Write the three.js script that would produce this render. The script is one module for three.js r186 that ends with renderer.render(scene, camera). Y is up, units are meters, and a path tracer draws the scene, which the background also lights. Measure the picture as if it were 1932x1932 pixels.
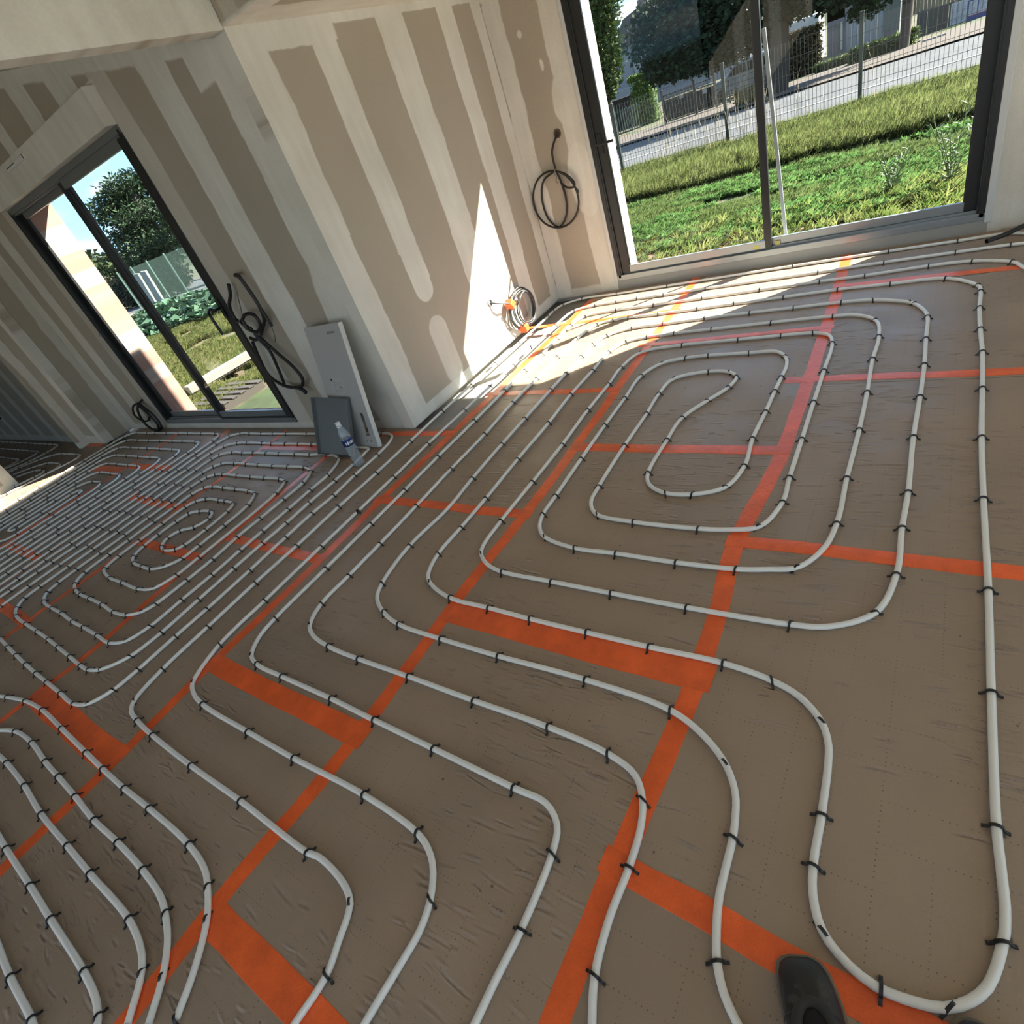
import * as THREE from 'three';
import { mergeGeometries } from 'three/addons/utils/BufferGeometryUtils.js';
import { RoundedBoxGeometry } from 'three/addons/geometries/RoundedBoxGeometry.js';

// ---------------------------------------------------------------- camera, sky, sun, exposure
const scene = new THREE.Scene();
const camera = new THREE.PerspectiveCamera(85.09, 1, 0.05, 400);
camera.position.set(0, 1.5, 0);
camera.quaternion.setFromRotationMatrix(new THREE.Matrix4().makeBasis(
  new THREE.Vector3(0.80924, -0.31306, -0.49712), new THREE.Vector3(-0.08713, 0.77287, -0.62856), new THREE.Vector3(0.58098, 0.55197, 0.59816)));
scene.add(camera);

const SKY = 1.2, SUN = 20, EXPOSURE = 1.66;
const sun = new THREE.DirectionalLight(new THREE.Color(1, 0.93, 0.8), SUN);
sun.position.set(11.53 * 2, 11.07 * 2, -10 * 2);
sun.target.position.set(-2, 0, -3);
sun.position.add(sun.target.position);
sun.castShadow = true;
sun.shadow.mapSize.set(4096, 4096);
Object.assign(sun.shadow.camera, { left: -16, right: 16, top: 16, bottom: -16, near: 1, far: 90 });
scene.add(sun, sun.target);

const renderer = new THREE.WebGLRenderer({ antialias: true });
renderer.shadowMap.enabled = true;
renderer.toneMapping = THREE.LinearToneMapping;
renderer.toneMappingExposure = EXPOSURE;

// ---------------------------------------------------------------- random numbers and noise
function rng(seed) { let a = seed >>> 0; return () => { a = (a + 0x6D2B79F5) | 0; let t = Math.imul(a ^ (a >>> 15), 1 | a); t = (t + Math.imul(t ^ (t >>> 7), 61 | t)) ^ t; return ((t ^ (t >>> 14)) >>> 0) / 4294967296; }; }
const hash = (x, y, s) => { let h = Math.imul(x, 374761393) + Math.imul(y, 668265263) + Math.imul(s, 1442695041); h = Math.imul(h ^ (h >>> 13), 1274126177); return ((h ^ (h >>> 16)) >>> 0) / 4294967296; };
function vnoise(x, y, s = 1, px = 0) {          // value noise 0..1, px: period in cells
  let ix = Math.floor(x), iy = Math.floor(y); const fx = x - ix, fy = y - iy;
  const u = fx * fx * (3 - 2 * fx), v = fy * fy * (3 - 2 * fy);
  const w = (k) => (px ? ((k % px) + px) % px : k);
  const a = hash(w(ix), w(iy), s), b = hash(w(ix + 1), w(iy), s), c = hash(w(ix), w(iy + 1), s), d = hash(w(ix + 1), w(iy + 1), s);
  return a + (b - a) * u + (c - a) * v + (a - b - c + d) * u * v;
}
function fbm(x, y, s = 1, o = 4, px = 0) { let t = 0, a = 0.5, n = 0; for (let i = 0; i < o; i++) { t += a * vnoise(x, y, s + i * 17, px); n += a; x *= 2; y *= 2; px *= 2; a *= 0.5; } return t / n; }
const clamp = (x, a = 0, b = 1) => Math.min(b, Math.max(a, x));
const smooth = (a, b, x) => { const t = clamp((x - a) / (b - a)); return t * t * (3 - 2 * t); };
const lerp = (a, b, t) => a + (b - a) * t;

// ---------------------------------------------------------------- textures
function dataTex(w, h, fn, srgb = true, wrap = THREE.RepeatWrapping) {
  const d = new Uint8Array(w * h * 4), o = [0, 0, 0];
  for (let y = 0; y < h; y++) for (let x = 0; x < w; x++) { fn(x, y, o); const i = (y * w + x) * 4; d[i] = clamp(o[0], 0, 255); d[i + 1] = clamp(o[1], 0, 255); d[i + 2] = clamp(o[2], 0, 255); d[i + 3] = 255; }
  const t = new THREE.DataTexture(d, w, h, THREE.RGBAFormat);
  t.wrapS = t.wrapT = wrap; t.magFilter = THREE.LinearFilter; t.minFilter = THREE.LinearMipmapLinearFilter; t.generateMipmaps = true;
  if (srgb) t.colorSpace = THREE.SRGBColorSpace;
  t.needsUpdate = true; return t;
}

// ---------------------------------------------------------------- sky: blue air with broken white cloud, the same kind of cloud all round
{
  const W = 1024, H = 512, d = new Float32Array(W * H * 4);
  for (let y = 0; y < H; y++) for (let x = 0; x < W; x++) {
    const up = ((y + 0.5) / H - 0.5) * Math.PI, sy = Math.sin(up), az = (x + 0.5) / W * Math.PI * 2, i = (y * W + x) * 4;
    let c;
    if (sy >= 0) {
      const k = Math.pow(1 - sy, 3);
      c = [lerp(0.16, 0.42, k), lerp(0.42, 0.72, k), lerp(0.86, 0.95, k)];
      const p = 1 / (sy + 0.14), qx = Math.cos(az) * p * 2.1, qz = Math.sin(az) * p * 2.1;
      const cl = fbm(qx * 1.1 + 40, qz * 2.0 + 40, 5, 6), wisp = fbm(qx * 0.7 + 80, qz * 5 + 20, 9, 4);
      const a = smooth(0.46, 0.72, cl * 0.75 + wisp * 0.28) * 0.85;
      const b = 0.86 + 0.3 * smooth(0.5, 0.75, cl);
      c = [lerp(c[0], b, a), lerp(c[1], b * 1.0, a), lerp(c[2], b * 1.02, a)];
    } else c = [0.16, 0.18, 0.13];
    d[i] = c[0]; d[i + 1] = c[1]; d[i + 2] = c[2]; d[i + 3] = 1;
  }
  const t = new THREE.DataTexture(d, W, H, THREE.RGBAFormat, THREE.FloatType);
  t.mapping = THREE.EquirectangularReflectionMapping; t.magFilter = THREE.LinearFilter; t.needsUpdate = true;
  scene.background = t; scene.backgroundIntensity = SKY;
}

// ---------------------------------------------------------------- scene helpers
const taken = new Map();
function numbered(name) { const n = taken.get(name) ?? 0; taken.set(name, n + 1); return n ? `${name}_${String(n).padStart(3, '0')}` : name; }
function tag(o, label, category, group, kind) { if (label) o.userData.label = label; if (category) o.userData.category = category; if (group) o.userData.group = group; if (kind) o.userData.kind = kind; return o; }
function thing(name, label, category, [x, y, z] = [0, 0, 0], turn = 0, group) { const g = new THREE.Group(); g.name = numbered(name); g.position.set(x, y, z); g.rotation.y = turn; tag(g, label, category, group); scene.add(g); return g; }
function structure(name) { const g = new THREE.Group(); g.name = name; g.userData.kind = 'structure'; scene.add(g); return g; }
function mesh(name, geo, mat, parent) {
  if (Array.isArray(geo)) geo = merge(geo);
  const m = new THREE.Mesh(geo, mat); m.castShadow = m.receiveShadow = true;
  let n = name; if (parent === scene) n = numbered(name); else { let k = 0; while (parent.children.some((c) => c.name === n)) n = `${name}_${String(++k).padStart(3, '0')}`; }
  m.name = n; parent.add(m); return m;
}
function merge(list) {
  list = list.map((g) => { g = g.index ? g.toNonIndexed() : g; for (const k of Object.keys(g.attributes)) if (!['position', 'normal', 'uv'].includes(k)) g.deleteAttribute(k); return g; });
  return mergeGeometries(list, false);
}
const at = (g, x, y, z) => g.translate(x, y, z);
function box(x0, x1, y0, y1, z0, z1) {           // uv in metres on every face
  const g = new THREE.BoxGeometry(x1 - x0, y1 - y0, z1 - z0).translate((x0 + x1) / 2, (y0 + y1) / 2, (z0 + z1) / 2);
  const p = g.attributes.position, n = g.attributes.normal, uv = g.attributes.uv;
  for (let i = 0; i < p.count; i++) { const ax = Math.abs(n.getX(i)), ay = Math.abs(n.getY(i)); uv.setXY(i, ax > 0.5 ? p.getZ(i) : p.getX(i), ay > 0.5 ? p.getZ(i) : p.getY(i)); }
  return g;
}
function rbox(x0, x1, y0, y1, z0, z1, r = 0.003, seg = 2) { return new RoundedBoxGeometry(x1 - x0, y1 - y0, z1 - z0, seg, r).translate((x0 + x1) / 2, (y0 + y1) / 2, (z0 + z1) / 2); }
function curve(pts, tension) { return new THREE.CatmullRomCurve3(pts.map((p) => p.isVector3 ? p : new THREE.Vector3(...p)), false, 'centripetal'); }
function tube(pts, r, seg, rad = 8, closed = false) { const c = new THREE.CatmullRomCurve3(pts.map((p) => p.isVector3 ? p : new THREE.Vector3(...p)), closed, 'centripetal'); return new THREE.TubeGeometry(c, seg ?? Math.max(8, pts.length * 8), r, rad, closed); }
function rod(a, b, r, rad = 8) { const A = new THREE.Vector3(...a), B = new THREE.Vector3(...b), d = B.clone().sub(A); return new THREE.CylinderGeometry(r, r, d.length(), rad).applyQuaternion(new THREE.Quaternion().setFromUnitVectors(new THREE.Vector3(0, 1, 0), d.clone().normalize())).translate((A.x + B.x) / 2, (A.y + B.y) / 2, (A.z + B.z) / 2); }
const lin = (r, g, b) => new THREE.Color().setRGB(r, g, b);
const std = (color, roughness = 0.6, metalness = 0, extra = {}) => new THREE.MeshStandardMaterial({ color, roughness, metalness, ...extra });
const phys = (o) => new THREE.MeshPhysicalMaterial(o);
// ---------------------------------------------------------------- plasterboard with filler bands
// bands in wall metres: ['v', u, width, v0, v1, strength] upright band, ['h', v, height, u0, u1, strength], ['p', u, v, ru, rv, strength] patch, ['f', fn(u, v)] free
function boardMaps(u0, v0, W, H, bands, seed, res = 220) {
  const w = Math.min(2048, Math.round(W * res)), h = Math.min(2048, Math.round(H * res));
  const cov = new Float32Array(w * h), fine = new Float32Array(w * h);
  const drift = bands.map((b, k) => b[0] === 'v' ? Float32Array.from({ length: h }, (_, y) => { const v = v0 + (y + 0.5) / h * H; return (fbm(v * 1.6, k, seed + 1, 2) - 0.5) * 0.03 - (hash(Math.floor(v / 0.31 + k * 0.37), k, seed) - 0.5) * 0.012; }) : null);
  // noise sheets shared by all pixels
  const J = Float32Array.from({ length: 65536 }, (_, i) => (fbm((i & 255) / 256 * 12, (i >> 8) / 256 * 12, seed + 5, 4, 12) - 0.5) * 0.034);
  const sheet = (S, x, y) => { x = ((x % 256) + 256) % 256; y = ((y % 256) + 256) % 256; const ix = x | 0, iy = y | 0, fx = x - ix, fy = y - iy, jx = (ix + 1) & 255, jy = (iy + 1) & 255; return (S[iy * 256 + ix] * (1 - fx) + S[iy * 256 + jx] * fx) * (1 - fy) + (S[jy * 256 + ix] * (1 - fx) + S[jy * 256 + jx] * fx) * fy; };
  for (let y = 0; y < h; y++) for (let x = 0; x < w; x++) {
    const u = u0 + (x + 0.5) / w * W, v = v0 + (y + 0.5) / h * H;
    let c = 0; const j0 = sheet(J, u * 190, v * 190), j1 = sheet(J, v * 190 + 77, u * 190 + 31);
    for (let k = 0; k < bands.length; k++) {
      const b = bands[k], jag = k & 1 ? j0 : j1; let m = 0;
      if (b[0] === 'v') { const d0 = b[2] / 2 - Math.abs(u - b[1] + drift[k][y]); if (d0 < -0.04) continue; m = smooth(-0.004, 0.006, d0 + jag * 0.7) * smooth(-0.004, 0.02, v - b[3] + jag) * smooth(-0.004, 0.02, b[4] - v + jag) * (b[5] ?? 1); }
      else if (b[0] === 'h') { const d = b[2] / 2 - Math.abs(v - b[1]) + jag * 0.6; if (d < -0.01) continue; m = smooth(-0.003, 0.006, d) * smooth(-0.004, 0.02, u - b[3] + jag) * smooth(-0.004, 0.02, b[4] - u + jag) * (b[5] ?? 1); }
      else if (b[0] === 'p') { const d = 1 - Math.hypot((u - b[1]) / b[3], (v - b[2]) / b[4]) + jag * 4; m = smooth(0, 0.12, d) * (b[5] ?? 1); }
      else if (b[0] === 'pill') { const vv = clamp(v, b[3] + b[2] / 2, b[4] - b[2] / 2), d = b[2] / 2 - Math.hypot(u - b[1], v - vv) + jag * 0.25; m = smooth(-0.003, 0.008, d) * (b[5] ?? 1); }
      else m = b[1](u, v, jag);
      if (m > c) c = m;
    }
    const drag = sheet(J, u * 520, v * 64) / 0.034 + 0.5, pat = sheet(J, u * 85 + 60, v * 85) / 0.034;
    cov[y * w + x] = c * clamp(0.8 + 0.26 * (drag - 0.4) + 0.35 * pat, 0, 1);
    fine[y * w + x] = (hash(x, y, seed) * 0.5 + 0.25) * 0.5 + (sheet(J, u * 60 + 9, v * 40) / 0.034 + 0.5) * 0.5;
  }
  const A = [172, 163, 149], B = [225, 224, 217];
  const map = dataTex(w, h, (x, y, o) => { const i = y * w + x, t = cov[i], n = 0.94 + 0.12 * fine[i]; for (let k = 0; k < 3; k++) o[k] = lerp(A[k], B[k], t) * n; }, true, THREE.ClampToEdgeWrapping);
  const bump = dataTex(w, h, (x, y, o) => { const i = y * w + x; o[0] = o[1] = o[2] = 60 + 120 * cov[i] + 40 * fine[i]; }, false, THREE.ClampToEdgeWrapping);
  for (const t of [map, bump]) { t.repeat.set(1 / W, 1 / H); t.offset.set(-u0 / W, -v0 / H); }
  return std(0xffffff, 0.92, 0, { map, bumpMap: bump, bumpScale: 0.0006 });
}

// ---------------------------------------------------------------- insulation facing: kraft-brown, creased, with dotted print
const FW = 2048, FM = 2.0;                        // two metres a tile
const floorH = new Float32Array(FW * FW), floorD = new Float32Array(FW * FW);
{
  const r = rng(77), px = FW / FM;
  for (let n = 0; n < 1500; n++) {                 // short creases, mostly across
    const cx = r() * FW, cy = r() * FW, dens = fbm(cx / px * 1.5, cy / px * 1.5, 3, 2, 3);
    if (dens < 0.3 + 0.32 * r()) continue;
    const len = (0.016 + 0.06 * r() * r()) * px, ang = (r() - 0.5) * 0.35, amp = (r() < 0.3 ? 1 : -0.8) * (0.3 + 0.7 * r()), wid = (0.0022 + 0.0022 * r()) * px, ca = Math.cos(ang), sa = Math.sin(ang), bend = (r() - 0.5) * 0.15;
    for (let i = -Math.ceil(len * 1.2); i <= len * 1.2; i++) for (let j = -Math.ceil(wid * 3); j <= wid * 3; j++) {
      const f = amp * Math.exp(-Math.pow(i / len, 4) * 2) * Math.exp(-(j * j) / (2 * wid * wid)) - amp * 0.5 * Math.exp(-Math.pow(i / len, 4) * 2) * Math.exp(-((j - wid * 1.6) ** 2) / (2 * wid * wid));
      const jj = j + bend * i * i / len, X = ((Math.round(cx + i * ca - jj * sa) % FW) + FW) % FW, Y = ((Math.round(cy + i * sa + jj * ca) % FW) + FW) % FW;
      const k = Y * FW + X; if (Math.abs(f) > Math.abs(floorH[k])) floorH[k] = f;
    }
  }
  const dot = (x, y, a) => { x = Math.round(x); y = Math.round(y); for (let j = -1; j <= 1; j++) for (let i = -1; i <= 1; i++) { const X = ((x + i) % FW + FW) % FW, Y = ((y + j) % FW + FW) % FW; floorD[Y * FW + X] = Math.max(floorD[Y * FW + X], a * (i || j ? 0.55 : 1)); } };
  for (let g = 0; g < 20; g++) for (let k = 0; k < FM / 0.0125; k++) { const fade = smooth(0.3, 0.5, fbm(g * 0.9, k * 0.03, 21, 2)) * (0.4 + 0.5 * r()); if (r() < 0.85) { dot(g * 0.1 * px, k * 0.0125 * px, fade); dot(k * 0.0125 * px, g * 0.1 * px, fade * 0.9); } }
  for (let n = 0; n < 130; n++) { const x = r() * FW, y = r() * FW, q = 1 + r() * r() * 5; for (let j = -q; j <= q; j++) for (let i = -q; i <= q; i++) if (i * i + j * j < q * q * (0.5 + 0.5 * r())) { const X = ((Math.round(x + i)) % FW + FW) % FW, Y = ((Math.round(y + j)) % FW + FW) % FW; floorD[Y * FW + X] = Math.max(floorD[Y * FW + X], 0.5); } }
}
const floorN = new Float32Array(256 * 256); for (let y = 0; y < 256; y++) for (let x = 0; x < 256; x++) floorN[y * 256 + x] = fbm(x / 256 * 6, y / 256 * 6, 31, 5, 6);
const fN = (x, y) => floorN[((y >> 3) & 255) * 256 + ((x >> 3) & 255)];
const FLOOR_A = [154, 135, 116];
const floorMap = dataTex(FW, FW, (x, y, o) => { const i = y * FW + x, g = hash(x, y, 4), n = 0.93 + 0.14 * fN(x, y) + 0.05 * (g - 0.5) + 0.02 * floorH[i], k = 1 - 0.62 * floorD[i]; for (let c = 0; c < 3; c++) o[c] = FLOOR_A[c] * n * k; });
const floorBump = dataTex(FW, FW, (x, y, o) => { const i = y * FW + x; o[0] = o[1] = o[2] = 128 + 62 * floorH[i] + 70 * (fN(x, y) - 0.5); }, false);
const floorRough = dataTex(512, 512, (x, y, o) => { const n = fbm(x / 512 * 12, y / 512 * 12, 51, 4, 12); o[0] = o[1] = o[2] = 92 + 70 * n; }, false);
const panelMat = std(0xffffff, 1, 0, { map: floorMap, bumpMap: floorBump, bumpScale: 0.022, roughnessMap: floorRough });
for (const t of [floorMap, floorBump, floorRough]) t.repeat.set(1 / FM, 1 / FM);

const M = {
  pipe: std(lin(0.80, 0.79, 0.74), 0.33),
  clip: std(lin(0.012, 0.012, 0.013), 0.45),
  black: std(lin(0.012, 0.013, 0.014), 0.38),
  frame: std(lin(0.009, 0.010, 0.011), 0.4),
  frameGrey: std(lin(0.30, 0.32, 0.33), 0.36, 0.55),
  railGrey: std(lin(0.20, 0.215, 0.22), 0.4, 0.4),
  trimPale: std(lin(0.55, 0.57, 0.57), 0.5),
  glass: phys({ color: lin(0.95, 0.985, 0.97), roughness: 0, transmission: 1, ior: 1.5, thickness: 0, specularIntensity: 0.4 }),
  render: std(lin(0.78, 0.75, 0.70), 0.95),
  foamBoard: std(lin(0.82, 0.82, 0.81), 0.85),
  slab: std(lin(0.35, 0.34, 0.32), 0.95),
  roof: std(lin(0.12, 0.06, 0.045), 0.9),
  white: std(lin(0.72, 0.72, 0.70), 0.45),
  conduit: std(lin(0.013, 0.012, 0.012), 0.5),
  conduitGrey: std(lin(0.06, 0.063, 0.066), 0.55),
  steel: std(lin(0.19, 0.205, 0.215), 0.42, 0.5),
  wire: std(lin(0.2, 0.19, 0.18), 0.4, 0.6),
};
const tapeTex = dataTex(256, 256, (x, y, o) => { const n = 0.9 + 0.2 * fbm(x / 256 * 8, y / 256 * 8, 61, 4, 8) + 0.06 * (hash(x, y, 7) - 0.5); o[0] = 238 * n; o[1] = 104 * n; o[2] = 50 * n; });
const tapeBump = dataTex(512, 512, (x, y, o) => { o[0] = o[1] = o[2] = 110 + 90 * Math.abs(fbm(x / 512 * 10, y / 512 * 10, 62, 4, 10) - 0.5) * 2 + 30 * fbm(x / 512 * 40, y / 512 * 40, 63, 2, 40); }, false);
tapeTex.repeat.set(2, 2); tapeBump.repeat.set(2.5, 2.5);
const tapeMat = std(0xffffff, 0.34, 0, { map: tapeTex, bumpMap: tapeBump, bumpScale: 0.003 });
const brickTex = dataTex(512, 512, (x, y, o) => { const n = fbm(x / 512 * 8, y / 512 * 8, 71, 5, 8), m = smooth(0.5, 0.62, fbm(x / 512 * 14 + 4, y / 512 * 6, 73, 4, 14)); o[0] = lerp(150, 166, m) * (0.86 + 0.26 * n); o[1] = lerp(116, 146, m) * (0.86 + 0.26 * n); o[2] = lerp(104, 138, m) * (0.86 + 0.26 * n); });
const brickMat = std(0xffffff, 0.95, 0, { map: brickTex });
// ---------------------------------------------------------------- the room shell
const ZA = -4.66, ZC = -2.383, XB = -2.889, ZE = -2.05, XD = -7.70, XR = 4.3, ZBACK = 4.6, HB = 2.257, HM = 2.78, SL = 0.23;
const slope = (x) => HB + SL * (XB - x);
function panelWall(pts, holes, depth) {
  const s = new THREE.Shape(pts.map((p) => new THREE.Vector2(...p)));
  for (const [a, b, c, d] of holes) s.holes.push(new THREE.Path([[a, c], [a, d], [b, d], [b, c]].map((p) => new THREE.Vector2(...p))));
  const g = new THREE.ExtrudeGeometry(s, { depth, bevelEnabled: false }), p = g.attributes.position, uv = g.attributes.uv;
  for (let i = 0; i < p.count; i++) uv.setXY(i, p.getX(i), p.getY(i));      // metres, on the edges too
  return g;
}
const rect = (a, b, c, d) => [[a, c], [b, c], [b, d], [a, d]];
const DA = [-2.26, 0.208, 0.075, 2.225], DC = [-6.65, -4.235, 0.065, 2.222];   // clear openings of the two doors

// floor: slab and insulation panels
const floor = structure('floor');
mesh('slab', [box(-13.2, XR + 0.3, -0.3, -0.06, ZC - 0.34, ZBACK + 0.3), box(XB - 0.45, XR + 0.3, -0.3, -0.06, -4.95, ZC - 0.34)], M.slab, floor);
{
  const xs = [-13.2, -12.24, -11.26, -10.28, -9.3, -8.32, -7.34, -6.35, -5.38, -4.405, -3.48, -2.50, -1.505, -0.50, 0.5, 1.5, 2.5, 3.5, XR];
  const offs = { '-0.5': -0.38, '-1.505': -0.99, '-2.5': -0.41, '-3.48': 0.08, '-4.405': -0.915, '-5.38': -0.145, '-6.35': -0.53, '-7.34': -0.4, '-8.32': -0.8 };
  const r = rng(5);
  for (let i = 0; i < xs.length - 1; i++) {
    const x0 = xs[i], x1 = xs[i + 1], zmin = x0 >= XB - 0.7 ? (x0 < XB ? ZC : ZA) : x1 <= XD + 0.4 ? ZE : ZC, off = offs[String(x0)] ?? (r() - 0.5);
    for (let k = -5; k < 5; k++) {
      const z0 = Math.max(zmin, off + k * 1.2 - 0.006 * (k % 2)), z1 = Math.min(ZBACK, off + (k + 1) * 1.2);
      if (z1 - z0 < 0.04) continue;
      if (z0 > 2.2 && (x1 < -3 || x0 > 1.5)) continue;
      const g = box(x0 + 0.0015, x1 - 0.0015, -0.06, 0, z0 + 0.0015, z1 - 0.0015), uv = g.attributes.uv;
      const du = Math.floor(r() * 20) * 0.1 - x0, dv = Math.floor(r() * 20) * 0.1 - off;
      for (let q = 0; q < uv.count; q++) uv.setXY(q, uv.getX(q) + du, uv.getY(q) + dv);
      mesh('insulation_panel', g, x0 >= 1.5 ? M.foamBoard : panelMat, floor);
    }
  }
  mesh('insulation_panel', box(-13.2, -3.0, -0.06, 0, 2.25, ZBACK), panelMat, floor);
  mesh('insulation_panel', box(1.5, XR, -0.06, 0, 2.25, ZBACK), M.foamBoard, floor);
}

// wall at the back (right-hand door)
const wallBack = structure('wall_back');
const matA = boardMaps(-2.9, 0, 7.2, 2.3, [['v', -2.8, 0.15, 0, 2.3], ['v', -2.35, 0.19, 0, 2.3, 0.85], ['p', -2.36, 1.45, 0.14, 0.2, 0.9], ['p', -2.38, 0.9, 0.13, 0.3], ['h', 0.035, 0.08, -2.9, 0.3, 0.7], ['p', -2.63, 1.93, 0.02, 0.025], ['p', -2.51, 1.71, 0.016, 0.04], ['v', 0.34, 0.26, 0, 2.3, 0.75], ['v', 0.95, 0.2, 0, 2.3], ['v', 1.55, 0.2, 0, 2.3], ['v', 2.15, 0.2, 0, 2.3], ['v', 2.7, 0.2, 0, 2.3], ['h', 2.25, 0.12, -2.9, 4.3]], 11, 180);
const DX = [2.7, 4.1, 0.05, 2.225];
mesh('plasterboard', at(panelWall(rect(XB - 0.1, XR, 0, HB + 0.1), [DA, DX], 0.1), 0, 0, ZA - 0.1), matA, wallBack);
mesh('masonry', at(panelWall(rect(XB - 0.45, XR + 0.3, -0.3, 2.75), [[-2.19, 0.14, 0.03, 2.2], [2.75, 4.05, 0.03, 2.2]], 0.19), 0, 0, ZA - 0.29), M.render, wallBack);

// wall left of the alcove, facing the room with the long filler bands
const wallLeft = structure('wall_left');
const bB = [['v', 2.47, 0.215, 0, 2.3], ['h', 2.20, 0.13, 2.3, 3.12], ['v', 3.0, 0.2, 0.78, 2.3], ['pill', 3.0, 0.19, 0.66, 1.0], ['pill', 2.98, 0.2, 0.05, 0.56, 0.8], ['v', 3.61, 0.27, 0, 2.3], ['v', 4.2, 0.19, 0, 2.3], ['v', 4.62, 0.17, 0, 2.3], ['h', 0.04, 0.085, 2.3, 4.7], ['h', 2.24, 0.06, 2.3, 4.7]];
mesh('plasterboard', at(panelWall(rect(2.383, 4.76, 0, HB + 0.02), [], 0.1), 0, 0, -0.1).rotateY(Math.PI / 2).translate(XB, 0, 0), boardMaps(2.3, 0, 2.5, 2.3, bB, 23, 400), wallLeft);
mesh('masonry', box(XB - 0.45, XB - 0.1, -0.3, 2.75, -4.95, ZC - 0.34), M.render, wallLeft);

// wall with the left-hand door
const wallCentre = structure('wall_centre');
const ceil = (u) => slope(u);
const bC = [['v', -2.99, 0.31, 0, 2.4], ['p', -3.12, 0.5, 0.12, 0.7], ['v', -3.595, 0.28, 0, 2.6], ['v', -4.14, 0.21, 0, 2.6, 0.6], ['v', -6.72, 0.16, 0, 3.2, 0.5], ['v', -7.19, 0.22, 0, 3.4, 0.9], ['v', -7.62, 0.2, 0, 3.4, 0.8], ['f', (u, v, j) => smooth(-0.01, 0.008, v - ceil(u) + 0.085 + j * 0.5)], ['v', -5.17, 0.26, 2.4, 3.2], ['v', -4.6, 0.34, 2.4, 3.2], ['v', -5.78, 0.2, 2.4, 3.2], ['v', -6.3, 0.2, 2.4, 3.2], ['h', 2.43, 0.06, -6.7, -4.2], ['h', 0.03, 0.075, -7.8, -2.8, 0.8], ['f', (u, v, j) => u > -3.3 && v > 2.05 && v < 2.3 ? smooth(0, 0.02, 0.1 - Math.abs(v - 2.2) + j) : 0]];
const matC = boardMaps(-7.8, 0, 5.0, 3.5, bC, 37, 260);
mesh('plasterboard', at(panelWall([[XD, 0], [XB - 0.1, 0], [XB - 0.1, slope(XB - 0.1)], [XD, slope(XD)]], [DC], 0.1), 0, 0, ZC - 0.1), matC, wallCentre);
mesh('masonry', at(panelWall(rect(XD - 0.3, XB - 0.4, -0.3, 3.6), [[-6.62, -4.27, 0.02, 2.2]], 0.24), 0, 0, ZC - 0.34), brickMat, wallCentre);

// far-left return, far wall, pier and the partition with its doorway
const wallFar = structure('wall_far_left');
const bE = [['v', -7.78, 0.16, 0, 3.5], ['h', 0.05, 0.12, -8.2, -7.6, 0.8], ['v', -8.6, 0.2, 0, 3.5, 0.6], ['v', -9.2, 0.2, 0, 3.5, 0.7], ['v', -9.8, 0.2, 0, 3.5, 0.7], ['v', -10.4, 0.2, 0, 3.5, 0.7], ['v', -11, 0.2, 0, 3.5, 0.7], ['v', -11.6, 0.2, 0, 3.5, 0.7], ['h', 0.05, 0.1, -13, -8.3, 0.5]];
const matE = boardMaps(-13.2, 0, 5.6, 3.6, bE, 41, 160);
mesh('plasterboard', at(panelWall([[-13.2, 0], [XD, 0], [XD, slope(XD)], [-8.3, slope(-8.3)], [-13.2, slope(-8.3)]], [], 0.1), 0, 0, ZE - 0.1), matE, wallFar);
mesh('return_board', at(panelWall(rect(2.152, 2.48, 0, slope(XD)), [], 0.1), 0, 0, -0.1).rotateY(Math.PI / 2).translate(XD, 0, 0), boardMaps(2.0, 0, 0.5, 3.4, [['v', 2.35, 0.09, 0, 3.4, 0.7], ['v', 2.1, 0.09, 0, 3.4]], 43, 260), wallFar);
mesh('masonry', box(-13.4, XD - 0.11, -0.3, 3.6, ZE - 0.32, ZE - 0.1), M.render, wallFar);
const wallPart = structure('wall_partition');
const matP = boardMaps(-4.7, 0, 7, 3.5, [['v', 2.0, 0.1, 0, 3.5], ['v', 1.15, 0.12, 0, 3.5], ['v', 0.5, 0.2, 0, 3.5], ['v', -0.1, 0.2, 0, 3.5], ['v', -0.7, 0.2, 0, 3.5], ['h', 0.04, 0.08, -5, 3]], 47, 120);
mesh('plasterboard', at(panelWall([[2.05, 0], [2.05, slope(-8.2)], [-ZBACK, slope(-8.2)], [-ZBACK, 0], [1.2, 0], [1.2, 2.1], [1.93, 2.1], [1.93, 0]], [], 0.1), 0, 0, -0.1).rotateY(Math.PI / 2).translate(-8.18, 0, 0), matP, wallPart);

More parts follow.
